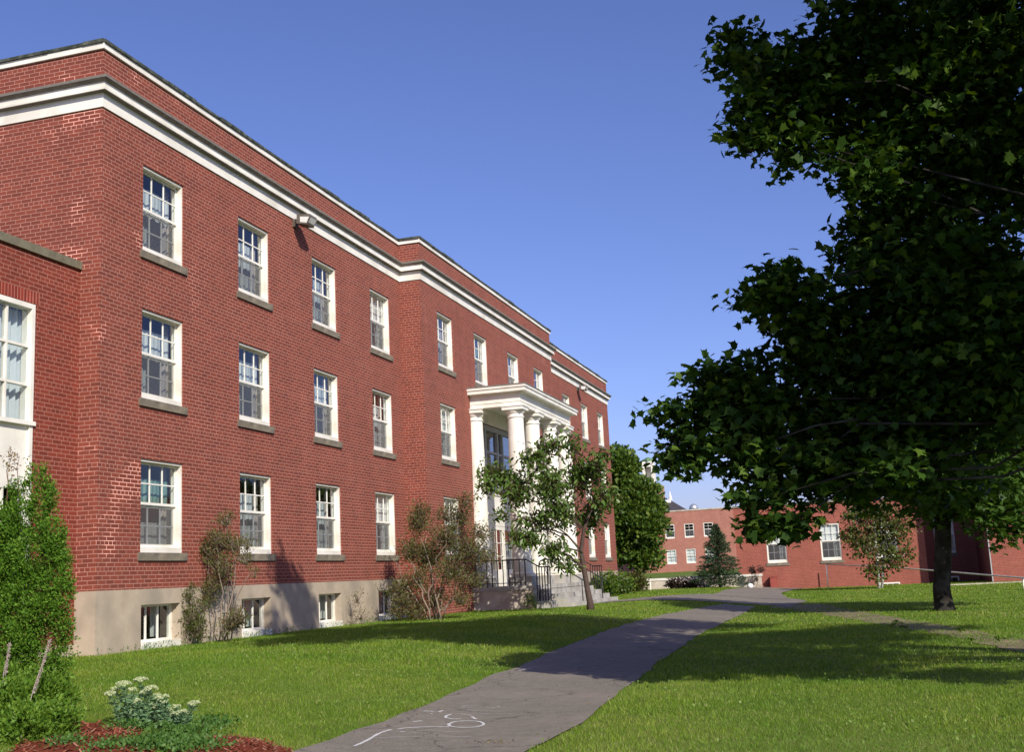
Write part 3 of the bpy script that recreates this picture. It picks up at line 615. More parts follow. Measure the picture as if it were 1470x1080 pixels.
# (c) hall with dark hipped roof and finial, white cupola further left
hr = empty('hipped_roof_hall', (-28., 160., 0)); tag(hr, 'hall with dark hipped slate roof and white finial beyond the pale brick building', 'building')
a = MB(); hx0, hx1, hy0, hy1 = -46., -22.6, 160., 172.; a.box(hx0+.4, hx1-.4, hy0+.4, hy1-.4, -.6, 7.0); a.build('wall', M['brick_far']); local(bpy.context.scene.objects['wall.003'] if False else COL.objects[-1], hr)
a = MB(); rz0, rz1 = 7.0, 9.75; i0 = (hx0, hy0, rz0), (hx1, hy0, rz0), (hx1, hy1, rz0), (hx0, hy1, rz0); r0_, r1_ = (hx0+6, 166, rz1), (-26.3, 166, rz1)
a.quad(i0[0], i0[1], r1_, r0_); a.quad(i0[2], i0[3], r0_, r1_); a.poly([i0[1], i0[2], r1_]); a.poly([i0[3], i0[0], r0_]); a.poly([i0[3], i0[2], i0[1], i0[0]])
local(a.build('roof', M['slate']), hr)
a = MB(); fx = -26.6; a.box(fx-.6, fx+.1, 165.6, 166.4, 9.5, 9.95); a.lathe((fx, 166, 9.95), [(.32, 0), (.32, .12), (.18, .2), (.22, .45), (.12, .8), (.03, 1.3)], 12); local(a.build('finial', M['white']), hr)
cu = empty('cupola_tower', (-30.3, 170.5, 0)); tag(cu, 'white cupola tower with a pale green cap rising behind the dense green tree', 'tower')
a = MB(); x0, x1, y0_, y1_ = -31.1, -29.4, 169.7, 171.4
a.box(x0-1, x1+1, y0_-1, y1_+1, -.6, 12.5); local(a.build('tower_base', M['brick_far']), cu)
a = MB(); a.box(x0, x0+.35, y0_, y1_, 12.5, 16.1); a.box(x1-.35, x1, y0_, y1_, 12.5, 16.1); a.box(x0+.35, x1-.35, y0_, y0_+.35, 15.3, 16.1); a.box(x0+.35, x1-.35, y1_-.35, y1_, 12.5, 16.1); a.box(x0+.35, x1-.35, y0_, y0_+.35, 12.5, 13.6)
local(a.build('belfry', M['white']), cu)
a = MB(); a.lathe(((x0+x1)/2, (y0_+y1_)/2, 16.101), [(1.15, 0), (1.15, .15), (.7, .45), (.1, .7)], 4); local(a.build('cap', M['sedum_leaf']), cu)
vt = MB(); vt.lathe((-19.55, 139., 6.6), [(.3, 0), (.3, .35), (.5, .36), (.56, .55), (.5, .8), (.33, 1.0), (.1, 1.1)], 18); tag(vt.build('roof_vent', M['metal'], smooth=True), 'round silver metal vent on the flat roof of the pale brick building', 'roof vent')

# ------------------------------------------------------------------ ground, paths, beds
def grid_lines(a, b, fine0, fine1, fs, cs):
    L = list(np.arange(a, fine0, cs))+list(np.arange(fine0, fine1, fs))+list(np.arange(fine1, b+cs, cs)); return np.array(L)
gx = grid_lines(-400, 400, -20, 12, .5, 20); gy = grid_lines(-60, 900, 0, 140, .6, 20)
XX, YY = np.meshgrid(gx, gy); ZZ = zt(XX, YY)
def grid_mesh(name, XX, YY, ZZ, mat):
    ny, nx = XX.shape; me = bpy.data.meshes.new(name); V = np.stack([XX.ravel(), YY.ravel(), ZZ.ravel()], 1)
    idx = np.arange(nx*ny).reshape(ny, nx); q = np.stack([idx[:-1, :-1], idx[:-1, 1:], idx[1:, 1:], idx[1:, :-1]], -1).reshape(-1, 4)
    me.vertices.add(len(V)); me.vertices.foreach_set('co', V.ravel().astype('f4')); me.loops.add(q.size); me.loops.foreach_set('vertex_index', q.ravel().astype('i4'))
    me.polygons.add(len(q)); me.polygons.foreach_set('loop_start', (np.arange(len(q))*4).astype('i4')); me.polygons.foreach_set('use_smooth', [True]*len(q)); me.materials.append(mat); me.update(calc_edges=True); me.validate()
    o = bpy.data.objects.new(name, me); COL.objects.link(o); return o
tag(grid_mesh('ground', XX, YY, ZZ, M['lawn']), kind='structure')
def resample(P, n):
    P = np.array(P); d = np.r_[0, np.cumsum(np.hypot(*np.diff(P, axis=0).T))]; t = np.linspace(0, d[-1], n)
    out = np.stack([np.interp(t, d, P[:, 0]), np.interp(t, d, P[:, 1])], 1)
    for _ in range(2): out[1:-1] = (out[:-2]+2*out[1:-1]+out[2:])/4
    return out
def strip(name, Lp, Rp, n, m, mat, lift, wob=.03):
    A, B = resample(Lp, n), resample(Rp, n); A = A+rng.normal(0, wob, A.shape); B = B+rng.normal(0, wob, B.shape)
    t = np.linspace(0, 1, m)[None, :, None]; G = A[:, None, :]*(1-t)+B[:, None, :]*t
    X, Y = G[..., 0], G[..., 1]; Z = zt(X, Y)+lift
    o = grid_mesh(name, X, Y, Z, mat); return o, np.vstack([A, B[::-1]])
g = gnd
pL = [(-5.1, 2.)]+[g(*p) for p in [(440, 1080), (520, 1050), (600, 1020), (700, 975), (740, 960), (830, 922), (900, 897), (960, 882), (1010, 873), (1040, 868)]]
pR = [(-2.9, 2.)]+[g(*p) for p in [(765, 1080), (830, 1045), (880, 1005), (920, 975), (960, 942), (1000, 915), (1040, 895), (1072, 879), (1085, 872)]]
polys = []
o, pg = strip('path', pL, pR, 70, 8, M['asphalt'], .018); tag(o, kind='structure'); polys.append(pg)
# cross path from the steps to the right and on to the far building
cT = [(-10.2, 46.5), (-9., 52.), (-7.6, 56.5), (-5.5, 58.), (-3.6, 54.), (-2.6, 49.)]
cB = [(-10.2, 43.3), (-8.6, 46.3), (-6.8, 47.6), (-5., 46.8), (-3.5, 44.8), (-2.9, 42.)]
o, pg = strip('path', cT, cB, 30, 8, M['asphalt'], .024); tag(o, kind='structure'); polys.append(pg)
o, pg = strip('path', [(-7.2, 55.), (-7.6, 64.), (-7.3, 71.), (-6.9, 73.6)], [(-3.4, 52.), (-4.6, 62.), (-4.4, 70.), (-4.0, 73.6)], 26, 6, M['asphalt'], .030); tag(o, kind='structure'); polys.append(pg)
dT = [(-3.4, 47.)]+[g(*p) for p in [(1180, 868), (1250, 882), (1330, 894), (1400, 908), (1480, 922)]]+[(3.6, 15.)]
dB = [(-3.6, 43.)]+[g(*p) for p in [(1140, 876), (1220, 890), (1300, 903), (1380, 919), (1480, 940)]]+[(3.0, 12.)]
o, pg = strip('dirt_track', dT, dB, 60, 5, M['dirt'], .012, .08); tag(o, kind='structure'); dirt_poly = pg
def bed(name, pts, mat, lift=.05):
    P = np.array(pts); c = P.mean(0); n = 40; th = np.linspace(0, 2*PI, n, endpoint=False)
    ang = np.arctan2(P[:, 1]-c[1], P[:, 0]-c[0]); rad = np.hypot(P[:, 0]-c[0], P[:, 1]-c[1]); o_ = np.argsort(ang); a = ang[o_]; r = rad[o_]
    rr = np.interp(th, np.r_[a-2*PI, a, a+2*PI], np.r_[r, r, r]); rr = rr+rng.normal(0, .03, n)
    t = np.linspace(0, 1, 12)[:, None]; X = c[0]+np.cos(th)*rr*t; Y = c[1]+np.sin(th)*rr*t
    X = np.hstack([X, X[:, :1]]); Y = np.hstack([Y, Y[:, :1]])
    Z = zt(X, Y)+lift*(1-t**3)+rng.normal(0, .008, X.shape)*(t < .95)-.01*(t >= .99)
    o = grid_mesh(name, X, Y, Z, mat); return o, np.stack([c[0]+np.cos(th)*rr, c[1]+np.sin(th)*rr], 1)
o, m1 = bed('mulch_bed', [gnd(*p) for p in [(60, 1100), (78, 1062), (95, 1040), (130, 1036), (170, 1045), (205, 1058), (215, 1085), (180, 1110)]], M['mulch']); tag(o, kind='structure')
o, m2 = bed('mulch_bed', [gnd(*p) for p in [(285, 1100), (288, 1072), (310, 1058), (350, 1062), (385, 1074), (400, 1100)]], M['mulch']); tag(o, kind='structure')
# wood chips on the beds, nobody could count them
mc = MB()
for P, n in ((m1, 1500), (m2, 900)):
    c = P.mean(0)
    for _ in range(n):
        q = P[random.randrange(len(P))]; t = math.sqrt(random.random()); x, y = c[0]+(q[0]-c[0])*t, c[1]+(q[1]-c[1])*t; z = float(zt(x, y))+.05*(1-t**3)+.006
        a = random.random()*PI; l, w2 = random.uniform(.015, .045), random.uniform(.004, .010); dx, dy = math.cos(a), math.sin(a); ti = random.uniform(-.5, .8)*l
        mc.quad((x-dx*l-dy*w2, y-dy*l+dx*w2, z), (x-dx*l+dy*w2, y-dy*l-dx*w2, z), (x+dx*l+dy*w2, y+dy*l-dx*w2, z+ti), (x+dx*l-dy*w2, y+dy*l+dx*w2, z+ti))
M['chips'] = mat_leaf('chips', [(.11, .022, .012), (.20, .05, .028), (.29, .10, .055), (.36, .2, .13)], .05, .9, .1)
tag(mc.build('wood_chips', M['chips']), 'loose red wood chips scattered over the two mulch beds', 'mulch', kind='stuff')
# raised lawn behind the low retaining wall
X_, Y_ = np.meshgrid(np.linspace(-60, -8.05, 40), np.linspace(72.25, 134.9, 30)); Z_ = -.52+.24*ss((Y_-80)/50)
tag(grid_mesh('raised_lawn', X_, Y_, Z_, M['lawn']), kind='structure')
# chalk drawing
c0 = gnd(620, 1045); chk = empty('chalk_drawing', (c0[0], c0[1], float(zt(*c0)))); tag(chk, 'white chalk scribble with a loop and long strokes on the asphalt path', 'chalk drawing')
def chalk(pts, w=.022, m=0):
    ck = MB()
    P = [g(*p) for p in pts]; n = max(2, len(P)*4); Q = resample(P, n)
    for k in range(len(Q)-1):
        a, b = Q[k], Q[k+1]; d = b-a; d = d/(np.hypot(*d)+1e-9); nn = np.array([-d[1], d[0]]); wa = w*(.6+.5*random.random())
        c = [a+nn*wa, a-nn*wa, b-nn*wa, b+nn*wa]; ck.quad(*[(p[0], p[1], float(zt(p[0], p[1]))+.0235) for p in c])
    local(ck.build('chalk_stroke', M['chalk_faint'] if m else M['chalk']), chk)
def zz(x, y): return (490+x/5.25, 1000+y/5.25)
for s_ in ([(95, 400), (150, 378), (215, 345), (265, 312), (310, 290), (375, 272)], [(425, 268), (500, 258), (640, 252), (815, 250)],
           [(815, 245), (808, 230), (850, 212), (940, 205), (1030, 208), (1075, 222), (1070, 238), (1010, 255), (910, 256), (850, 252), (815, 243)],
           [(785, 182), (790, 165), (830, 155)], [(785, 182), (850, 192), (905, 190)], [(985, 175), (1015, 192)], [(540, 212), (610, 204)], [(622, 130), (700, 132)], [(735, 137), (765, 126)], [(445, 290), (475, 290)], [(672, 152), (690, 152)]):
    chalk([zz(*p) for p in s_], .018)
for s_ in ([(250, 340), (450, 328), (700, 322), (1000, 326)], [(570, 280), (700, 276), (800, 288), (920, 286)], [(850, 130), (1000, 128), (1160, 130)], [(980, 145), (1120, 150)],
           [(900, 100), (940, 90), (985, 92)], [(900, 102), (1000, 108), (1130, 106), (1190, 100), (1190, 92), (1150, 90)], [(880, 152), (960, 158), (1000, 175)], [(765, 126), (850, 128)]):
    chalk([zz(*p) for p in s_], .014, 1)
chalk([(745, 966), (755, 963), (765, 963)], .02, 0); chalk([(765, 963), (790, 966)], .02, 1)

# ------------------------------------------------------------------ foliage generators
def rot_frames(n, mode, out=None, up=.5):
    d = rng.normal(size=(n, 3))
    if mode == 'outward': d = d*.6+out; d[:, 2] += up
    elif mode == 'up': d = d*.35; d[:, 2] += 1
    elif mode == 'flat': d[:, 2] *= .35; d[:, 2] -= .25
    elif mode == 'hang': d[:, 2] = -abs(d[:, 2])*.6-.3
    d /= np.linalg.norm(d, axis=1)[:, None]+1e-9
    r = rng.normal(size=(n, 3)); 
    if mode in ('flat', 'hang'): r[:, 2] = r[:, 2]*.5+1.2
    nrm = r-(r*d).sum(1)[:, None]*d; nrm /= np.linalg.norm(nrm, axis=1)[:, None]+1e-9
    s = np.cross(d, nrm); return d, s, nrm
T_MAPLE = np.array([(0, 0, 0), (-.20, .06, .0), (-.42, .02, -.06), (-.34, .20, -.02), (-.56, .42, -.08), (-.34, .46, -.02), (-.22, .62, 0), (-.12, .66, .0), (0, 1., -.1), (.12, .66, .0), (.22, .62, 0), (.34, .46, -.02), (.56, .42, -.08), (.34, .20, -.02), (.42, .02, -.06), (.20, .06, .0)])
T_OVAL = np.array([(0, 0, 0), (-.16, .3, .04), (-.15, .62, .02), (0, 1, -.08), (.15, .62, .02), (.16, .3, .04)])
T_LONG = np.array([(0, 0, 0), (-.13, .35, .05), (-.11, .7, .0), (0, 1, -.12), (.11, .7, .0), (.13, .35, .05)])
T_CH = np.array([(0, 0, 0), (-.17, .3, .05), (-.16, .65, .0), (0, 1, -.12), (.16, .65, .0), (.17, .3, .05)])
T_ROUND = np.array([(0, 0, 0), (-.3, .25, .03), (-.32, .6, .02), (0, 1, -.06), (.32, .6, .02), (.3, .25, .03)])
T_SPRAY = np.array([(0, 0, 0), (-.10, .35, 0), (-.24, .62, .02), (-.07, .66, 0), (0, 1, 0), (.08, .70, 0), (.26, .58, -.02), (.10, .32, 0)])
T_NEEDLE = np.array([(0, 0, 0), (-.05, .4, 0), (0, 1, -.05), (.05, .4, 0)])
def leaves_mesh(name, pos, size, tmpl, mat, mode='flat', out=None, parent=None, up=.5):
    n = len(pos); d, s, nm = rot_frames(n, mode, out, up); k = len(tmpl); sz = np.asarray(size)
    V = pos[:, None, :]+sz[:, None, None]*(tmpl[None, :, 0, None]*s[:, None, :]+tmpl[None, :, 1, None]*d[:, None, :]+tmpl[None, :, 2, None]*nm[:, None, :])
    me = bpy.data.meshes.new(name); me.vertices.add(n*k); me.vertices.foreach_set('co', V.reshape(-1).astype('f4'))
    me.loops.add(n*k); me.loops.foreach_set('vertex_index', np.arange(n*k, dtype='i4')); me.polygons.add(n); me.polygons.foreach_set('loop_start', (np.arange(n)*k).astype('i4'))
    me.materials.append(mat); me.update(calc_edges=True); o = bpy.data.objects.new(name, me); COL.objects.link(o)
    if parent: local(o, parent)
    return o
def sample_lobes(lobes, n_cl, per, spread, shell=.55, flat=.45):
    """leaf positions gathered in clumps that fill the lobes; lobes: (x,y,z,rx,ry,rz[,weight])"""
    L = np.array([l[:6] for l in lobes], float); wt = np.array([(l[3]*l[4]*l[5])**.74*(l[6] if len(l) > 6 else 1) for l in lobes]); wt /= wt.sum()
    idx = rng.choice(len(L), n_cl, p=wt); u = rng.normal(size=(n_cl, 3)); u /= np.linalg.norm(u, axis=1)[:, None]
    r = (shell+(1-shell)*rng.random(n_cl))**1.0; c = L[idx, :3]+u*r[:, None]*L[idx, 3:]
    cnt = np.maximum(1, rng.poisson(per, n_cl)); ci = np.repeat(np.arange(n_cl), cnt)
    off = np.clip(rng.normal(size=(len(ci), 3)), -1.7, 1.7)*spread; off[:, 2] *= flat
    p = c[ci]+off; return p, u[ci], c, idx
def limb(mb, a, b, r0, r1, n=6, wob=.06, seg=5, sag=0.):
    a, b = Vector(a), Vector(b); Ln = (b-a).length; P = []; R = []
    for k in range(seg+1):
        t = k/seg; p = a.lerp(b, t)
        if 0 < k < seg: p += Vector((random.gauss(0, 1), random.gauss(0, 1), random.gauss(0, .6)))*wob*Ln*.5
        p.z += sag*math.sin(t*PI)*Ln; P.append(p); R.append(r0+(r1-r0)*t)
    mb.tube(P, R, n); return P
def tree(name, label, cat, base, lobes, trunk_pts, trunk_r, n_cl, per, spread, lsize, tmpl, leafmat, barkmat, mode='flat', group=None, limbs_from=(.45, 1.), limb_r=.3, twig=.6, shell=.5, flat=.45, crown='crown', twig_r=.012, nt=None, up=.5, zmin=None, nlimb=999):
    e = empty(name, base); tag(e, label, cat, group)
    tb = MB(); tb.tube(trunk_pts, trunk_r, 12)
    TP = [Vector(p) for p in trunk_pts]
    for i, l in enumerate(lobes[:nlimb]):
        t = random.uniform(*limbs_from)*(len(TP)-1)
        # leave the trunk below the lobe
        best = min(range(int(limbs_from[0]*(len(TP)-1)), len(TP)), key=lambda q: abs(TP[q].z-(l[2]-.5*abs(l[0]-TP[q].x)-.2*abs(l[1]-TP[q].y))))
        a = TP[best]; r = trunk_r[best]*limb_r; limb(tb, a, l[:3], r, max(r*.25, twig_r), 6, .07, 6, .05)
    p, u, c, idx = sample_lobes(lobes, n_cl, per, spread, shell, flat)
    if zmin is not None:
        k_ = p[:, 2] > zmin; p, u = p[k_], u[k_]
    step = max(1, int(1/max(twig, 1e-3)))
    for q in range(0, len(c), step):
        l = lobes[idx[q]]; limb(tb, (l[0]+(c[q][0]-l[0])*.15, l[1]+(c[q][1]-l[1])*.15, l[2]+(c[q][2]-l[2])*.15-.02), c[q], twig_r, twig_r*.35, 4, .06, 3)
    local(tb.build('trunk', barkmat, smooth=True), e)
    s = lsize*(.65+.6*rng.random(len(p))); leaves_mesh(crown, p, s, tmpl, leafmat, mode, u, e, up)
    return e
def lob(px, py, Y, r, fx=1., fy=1., fz=1.):
    x, y, z = at(px, py, Y); return (x, y, z, r*fx, r*fy, r*fz)

# big maple, trunk just outside the frame at the right
ML = [lob(1120, 125, 14.5, .72), lob(1062, 80, 14.5, .36), lob(1095, 185, 14.3, .42), lob(1180, 90, 14.8, .55), lob(1245, 45, 15, .80), lob(1180, 170, 15, .55), lob(1160, 210, 14.4, .35),
      lob(1310, 130, 15.2, 1.1), lob(1400, 60, 15.5, 1.3), lob(1235, 215, 15, .58), lob(1260, 270, 14.6, .45), lob(1345, 280, 15.5, 1.1), lob(1450, 210, 15, 1.1),
      lob(1270, 385, 15, .75), lob(1155, 425, 14.6, .50), lob(1100, 425, 14.4, .28), lob(1250, 340, 15.2, .4), lob(1350, 400, 14.8, 1.0), lob(1170, 500, 15, .75), lob(1270, 500, 15.4, 1.0), lob(1400, 450, 14.5, 1.2),
      lob(1040, 565, 14.8, .50), lob(1085, 590, 15, .75), lob(975, 605, 14.6, .33), lob(1000, 640, 14.6, .36), lob(1200, 620, 15.4, 1.0), lob(1320, 610, 15, 1.1), lob(1440, 550, 14.6, .9),
      lob(1110, 680, 14.6, .42), lob(1060, 650, 14.5, .42), lob(985, 665, 14.5, .20), lob(1080, 722, 14.3, .22), lob(1100, 757, 14.2, .17), lob(1145, 748, 14.2, .15), lob(1165, 690, 14.6, .5), lob(1225, 690, 14.8, .35), lob(1300, 665, 15, .45),
      lob(1290, 665, 13.6, .25)]
off = [(0.4, 12.6, 10.2, 1.6), (-.6, 10.8, 9.7, 1.5), (-1.4, 13.6, 10.6, 1.5), (2.6, 11.8, 9.6, 1.9), (-2.6, 15.0, 11.3, .8), (-3.3, 15.2, 11.1, .62), (1., 15, 11, 1.6), (4.2, 9.8, 6.6, 1.8), (6.5, 9.5, 6.5, 1.7), (3.9, 11.5, 4.6, 1.3), (3.4, 12.2, 2.8, .9), (5.2, 11.5, 2.6, .9),
       (4.5, 15.5, 9.5, 2.2), (7.5, 15, 7, 2.1), (7, 18.0, 10, 1.9), (5.5, 12.5, 7.5, 2.0), (9.5, 14, 9, 1.6), (6, 15, 12.5, 2.3), (2.2, 16.5, 9.2, 1.9), (1.0, 15.3, 8.8, 1.4), (8.5, 18.5, 6.5, 1.4), (4.5, 17, 5.5, 1.5), (5.0, 14, 4.2, 1.3)]  # unseen crown lobes, added to shade the visible leaves, lawn and wall
ML2 = ML+[(x, y, z, r, r, r*.85) for x, y, z, r in off]
random.seed(21); n_main = 34
for l in list(ML):
    if l[3] < .62 or l[0] < -.9:
        for _ in range(3):
            a = random.uniform(-.3*PI, .8*PI)+PI*.5; r = l[3]; q = random.uniform(.10, .19)
            ML.append((l[0]-abs(math.cos(a))*r*random.uniform(.4, .95), l[1]+random.uniform(-.6, .6)*r, l[2]+math.sin(a)*r*.8-.03, q*1.25, q, q*.7))
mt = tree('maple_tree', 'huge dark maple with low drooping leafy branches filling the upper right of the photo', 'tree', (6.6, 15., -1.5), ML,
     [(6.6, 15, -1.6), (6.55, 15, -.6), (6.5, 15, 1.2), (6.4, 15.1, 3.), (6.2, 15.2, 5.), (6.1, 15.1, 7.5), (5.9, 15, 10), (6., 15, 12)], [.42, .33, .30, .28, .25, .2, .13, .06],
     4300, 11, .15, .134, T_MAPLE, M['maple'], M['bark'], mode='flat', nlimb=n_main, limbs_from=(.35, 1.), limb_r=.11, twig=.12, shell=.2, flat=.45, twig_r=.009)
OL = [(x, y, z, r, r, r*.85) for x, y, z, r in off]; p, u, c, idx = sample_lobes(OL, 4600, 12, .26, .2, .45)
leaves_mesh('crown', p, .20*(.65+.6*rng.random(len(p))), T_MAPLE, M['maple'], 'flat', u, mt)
tb = MB()
for l in OL: limb(tb, (6.3, 15.1, min(9., max(1.5, l[2]-2.))), l[:3], .07, .02, 6, .07, 6, .05)
local(tb.build('branches', M['bark'], smooth=True), mt)
# maple with the visible trunk
bx, by = g(1356, 877); bz = float(zt(bx, by))
def T(px, py, Y=by): return at(px, py, Y)
L2 = [lob(1400, 690, by-.5, 1.5), lob(1440, 740, by-1.5, .9), lob(1330, 690, by, 1.4), lob(1300, 600, by, 2.0), lob(1420, 560, by, 2.3), lob(1250, 690, by+1, 1.0), lob(1360, 450, by+1, 2.4), lob(1480, 650, by+1, 2.0), lob(1380, 630, by-2, 1.5), lob(1320, 560, by+2, 2.0), lob(1500, 500, by, 2.2), lob(1230, 600, by+1, 1.5)]
tree('maple_tree', 'smaller maple with a single dark trunk on the lawn before the low red building', 'tree', (bx, by, bz), L2,
     [(bx, by, bz-.15), (bx, by, bz+.12), (bx-.02, by, bz+.6), T(1354, 800), T(1353, 740), T(1352, 680), T(1350, 600), T(1352, 520), T(1356, 440)], [.36, .28, .245, .235, .23, .21, .17, .12, .06],
     5200, 10, .26, .19, T_MAPLE, M['maple_mid'], M['bark'], mode='flat', limbs_from=(.5, 1.), limb_r=.35, twig=.15, shell=.3, flat=.5)
# cherry-like tree beside the steps
cx, cy = g(848, 876); cz = float(zt(cx, cy))
def C(px, py, dy=0.): return at(px, py, cy+dy)
LC = [lob(715, 680, cy, .55, 1.3), lob(700, 695, cy-.5, .38), lob(745, 700, cy+.3, .6), lob(770, 660, cy, .55), lob(790, 640, cy+.5, .5), lob(790, 700, cy-.5, .7), lob(822, 640, cy, .42, .7, 1, 1.3), lob(835, 680, cy+.5, .7), lob(860, 665, cy, .55), lob(868, 712, cy, .55),
      lob(800, 735, cy-.6, .6), lob(845, 740, cy+.6, .6), lob(755, 770, cy-.8, .5, 1.3, 1, .6), lob(795, 790, cy-.8, .5), lob(815, 810, cy-.6, .35), lob(780, 745, cy+.5, .5), lob(735, 715, cy-.3, .4), lob(748, 745, cy-.6, .35), lob(720, 735, cy-.6, .3)]
tree('cherry_tree', 'small open cherry tree with forked trunk and drooping leaves in front of the entrance steps', 'tree', (cx, cy, cz), LC,
     [C(848, 880), C(847, 865), C(843, 845), C(838, 815), C(834, 792), C(838, 760), C(850, 730)], [.15, .105, .09, .08, .07, .05, .025],
     820, 8, .17, .20, T_CH, M['cherry_leaf'], M['bark_cherry'], mode='hang', limbs_from=(.5, .95), limb_r=.45, twig=.8, shell=.25, flat=.7, twig_r=.013)
# dense green tree at the end of the building
ty = 79.; tx = at(915, 820, ty)[0]; tz = float(zt(tx, ty))
LT = [lob(893, 668, ty, 1.15), lob(890, 690, ty+.5, 1.4), lob(920, 712, ty, 1.3), lob(900, 740, ty, 1.9), lob(930, 755, ty-.5, 1.3), lob(895, 785, ty+.5, 1.5), lob(925, 795, ty, 1.2), lob(878, 760, ty+1, 1.4), lob(938, 730, ty, .8), lob(885, 660, ty, .9), lob(872, 700, ty+1, 1.2)]
tree('leafy_tree', 'dense round green tree at the far end of the long brick building', 'tree', (tx, ty, tz), LT, [(tx, ty, tz-.1), (tx, ty, 0), (tx-.1, ty, 2), (tx, ty, 5), (tx, ty, 7.5)], [.3, .24, .2, .14, .06],
     2600, 9, .26, .25, T_ROUND, M['green_leaf'], M['bark'], mode='outward', twig=.1, shell=.5)
# birch in front of the low red building
by2 = 66.; b0 = at(1262, 846, by2)
LB = [lob(1230, 745, by2, .9), lob(1262, 740, by2, 1.0), lob(1290, 760, by2, .9), lob(1240, 785, by2-.4, .9), lob(1275, 800, by2, .9), lob(1300, 795, by2, .5), lob(1255, 822, by2, .6), lob(1222, 770, by2, .6), lob(1262, 770, by2+.6, 1.)]
tree('birch_tree', 'thin white stemmed birch with olive and brown leaves before the low red building', 'tree', b0, LB, [b0, at(1260, 820, by2), at(1258, 790, by2), at(1256, 760, by2), at(1258, 730, by2)], [.09, .075, .065, .05, .03],
     700, 7, .22, .17, T_ROUND, M['birch_leaf'], M['birch'], mode='hang', twig=.25, shell=.3, limb_r=.35, twig_r=.01)
COL.objects[-1]
# second birch stem belongs to the same tree
bs = MB(); bs.tube([at(1266, 846, by2+.1), at(1268, 815, by2+.1), at(1270, 780, by2+.1), at(1274, 750, by2)], [.07, .06, .05, .02], 8)
bt = [o for o in COL.objects if o.name.startswith('birch_tree')][0]; local(bs.build('stem', M['birch'], smooth=True), bt)
# lilac and other shrubs along the wall
def shrub(name, label, base, stems, lobes, n_cl, per, spread, lsize, tmpl, lm, bm, mode='outward', r=.025, group=None, cat='shrub', twig=.6, shell=.2, zmin=None):
    e = empty(name, base); tag(e, label, cat, group); tb = MB()
    for s_ in stems: 
        a = (base[0]+random.uniform(-.25, .25), base[1]+random.uniform(-.25, .25), base[2]-.05); limb(tb, a, s_, r, r*.35, 6, .06, 6)
    p, u, c, idx = sample_lobes(lobes, n_cl, per, spread, shell, .8)
    step = max(1, int(1/twig))
    for q in range(0, len(c), step):
        l = lobes[idx[q]]; limb(tb, (l[0]*.8+c[q][0]*.2, l[1]*.8+c[q][1]*.2, l[2]*.8+c[q][2]*.2-.15), c[q], .008, .003, 4, .06, 3)
    local(tb.build('stem', bm, smooth=True), e)
    if zmin is None: zmin = base[2]
    k = p[:, 2] > zmin; p, u = p[k], u[k]
    leaves_mesh('foliage', p, lsize*(.6+.7*rng.random(len(p))), tmpl, lm, mode, u, e); return e
sy_ = 32.6; sb = at(625, 893, sy_)
LS = [lob(600, 750, sy_, .42), lob(590, 790, sy_, .42), lob(615, 800, sy_+.3, .5), lob(640, 775, sy_, .5), lob(660, 745, sy_+.3, .38), lob(675, 790, sy_, .45), lob(650, 820, sy_, .5), lob(600, 830, sy_, .4), lob(682, 830, sy_+.3, .35), lob(668, 720, sy_, .25), lob(585, 860, sy_, .35), lob(604, 735, sy_, .3), lob(625, 860, sy_+.2, .35), lob(660, 860, sy_+.2, .3), lob(690, 765, sy_+.2, .3), lob(640, 740, sy_, .25), lob(575, 845, sy_, .35), lob(572, 878, sy_, .3), lob(600, 880, sy_, .3), lob(698, 800, sy_+.3, .3)]
shrub('lilac_shrub', 'tall leggy lilac shrub with pale bare stems beside the entrance platform', (sb[0], sb[1], float(zt(sb[0], sb[1]))), [at(x, y, sy_+random.uniform(-.3, .3)) for x, y in [(598, 740), (585, 800), (612, 770), (640, 760), (662, 730), (676, 780), (640, 810), (600, 830), (685, 820), (560, 800)]],
      LS, 1900, 10, .12, .08, T_OVAL, M['lilac_leaf'], M['bark_light'], r=.03)
s1y = 23.6; s1 = at(322, 918, s1y)
L1 = [lob(325, 745, s1y, .22), lob(315, 775, s1y, .32), lob(300, 790, s1y, .28), lob(335, 780, s1y+.1, .28), lob(320, 815, s1y, .32), lob(350, 800, s1y, .2), lob(365, 820, s1y, .13), lob(280, 800, s1y, .14), lob(312, 835, s1y, .25), lob(355, 780, s1y, .16), lob(330, 895, s1y-.2, .3), lob(300, 850, s1y, .28), lob(345, 885, s1y-.2, .25)]
shrub('red_tinged_shrub', 'slender shrub with reddish olive leaves between the first two windows', (s1[0], s1[1], float(zt(s1[0], s1[1]))), [at(x, y, s1y) for x, y in [(325, 740), (310, 770), (340, 770), (322, 800), (365, 815), (300, 800)]],
      L1, 620, 10, .07, .062, T_OVAL, M['lilac_leaf'], M['bark_light'], r=.018)
s2y = 22.9; s2 = at(272, 925, s2y)
L2_ = [lob(262, 860, s2y, .2), lob(275, 885, s2y, .25), lob(285, 905, s2y, .25), lob(262, 905, s2y, .2), lob(290, 870, s2y+.2, .18), lob(272, 850, s2y, .15)]
shrub('grey_leaf_shrub', 'low grey green shrub hiding the first basement window', (s2[0], s2[1], float(zt(s2[0], s2[1]))), [at(x, y, s2y) for x, y in [(262, 850), (280, 860), (290, 880), (255, 880)]], L2_, 260, 10, .06, .06, T_OVAL, M['birch_leaf'], M['bark_light'], r=.015)
s3 = atx(514, 893, -14.25)
shrub('bare_sapling', 'thin almost leafless sapling against the foundation beside the third basement window', (s3[0], s3[1], float(zt(s3[0], s3[1]))), [atx(x, y, -14.25) for x, y in [(510, 842), (505, 860), (522, 865), (528, 880)]], [(*atx(512, 858, -14.25), .22, .22, .4), (*atx(515, 882, -14.25), .4, .3, .14)], 55, 4, .07, .055, T_OVAL, M['lilac_leaf'], M['bark_light'], r=.012)
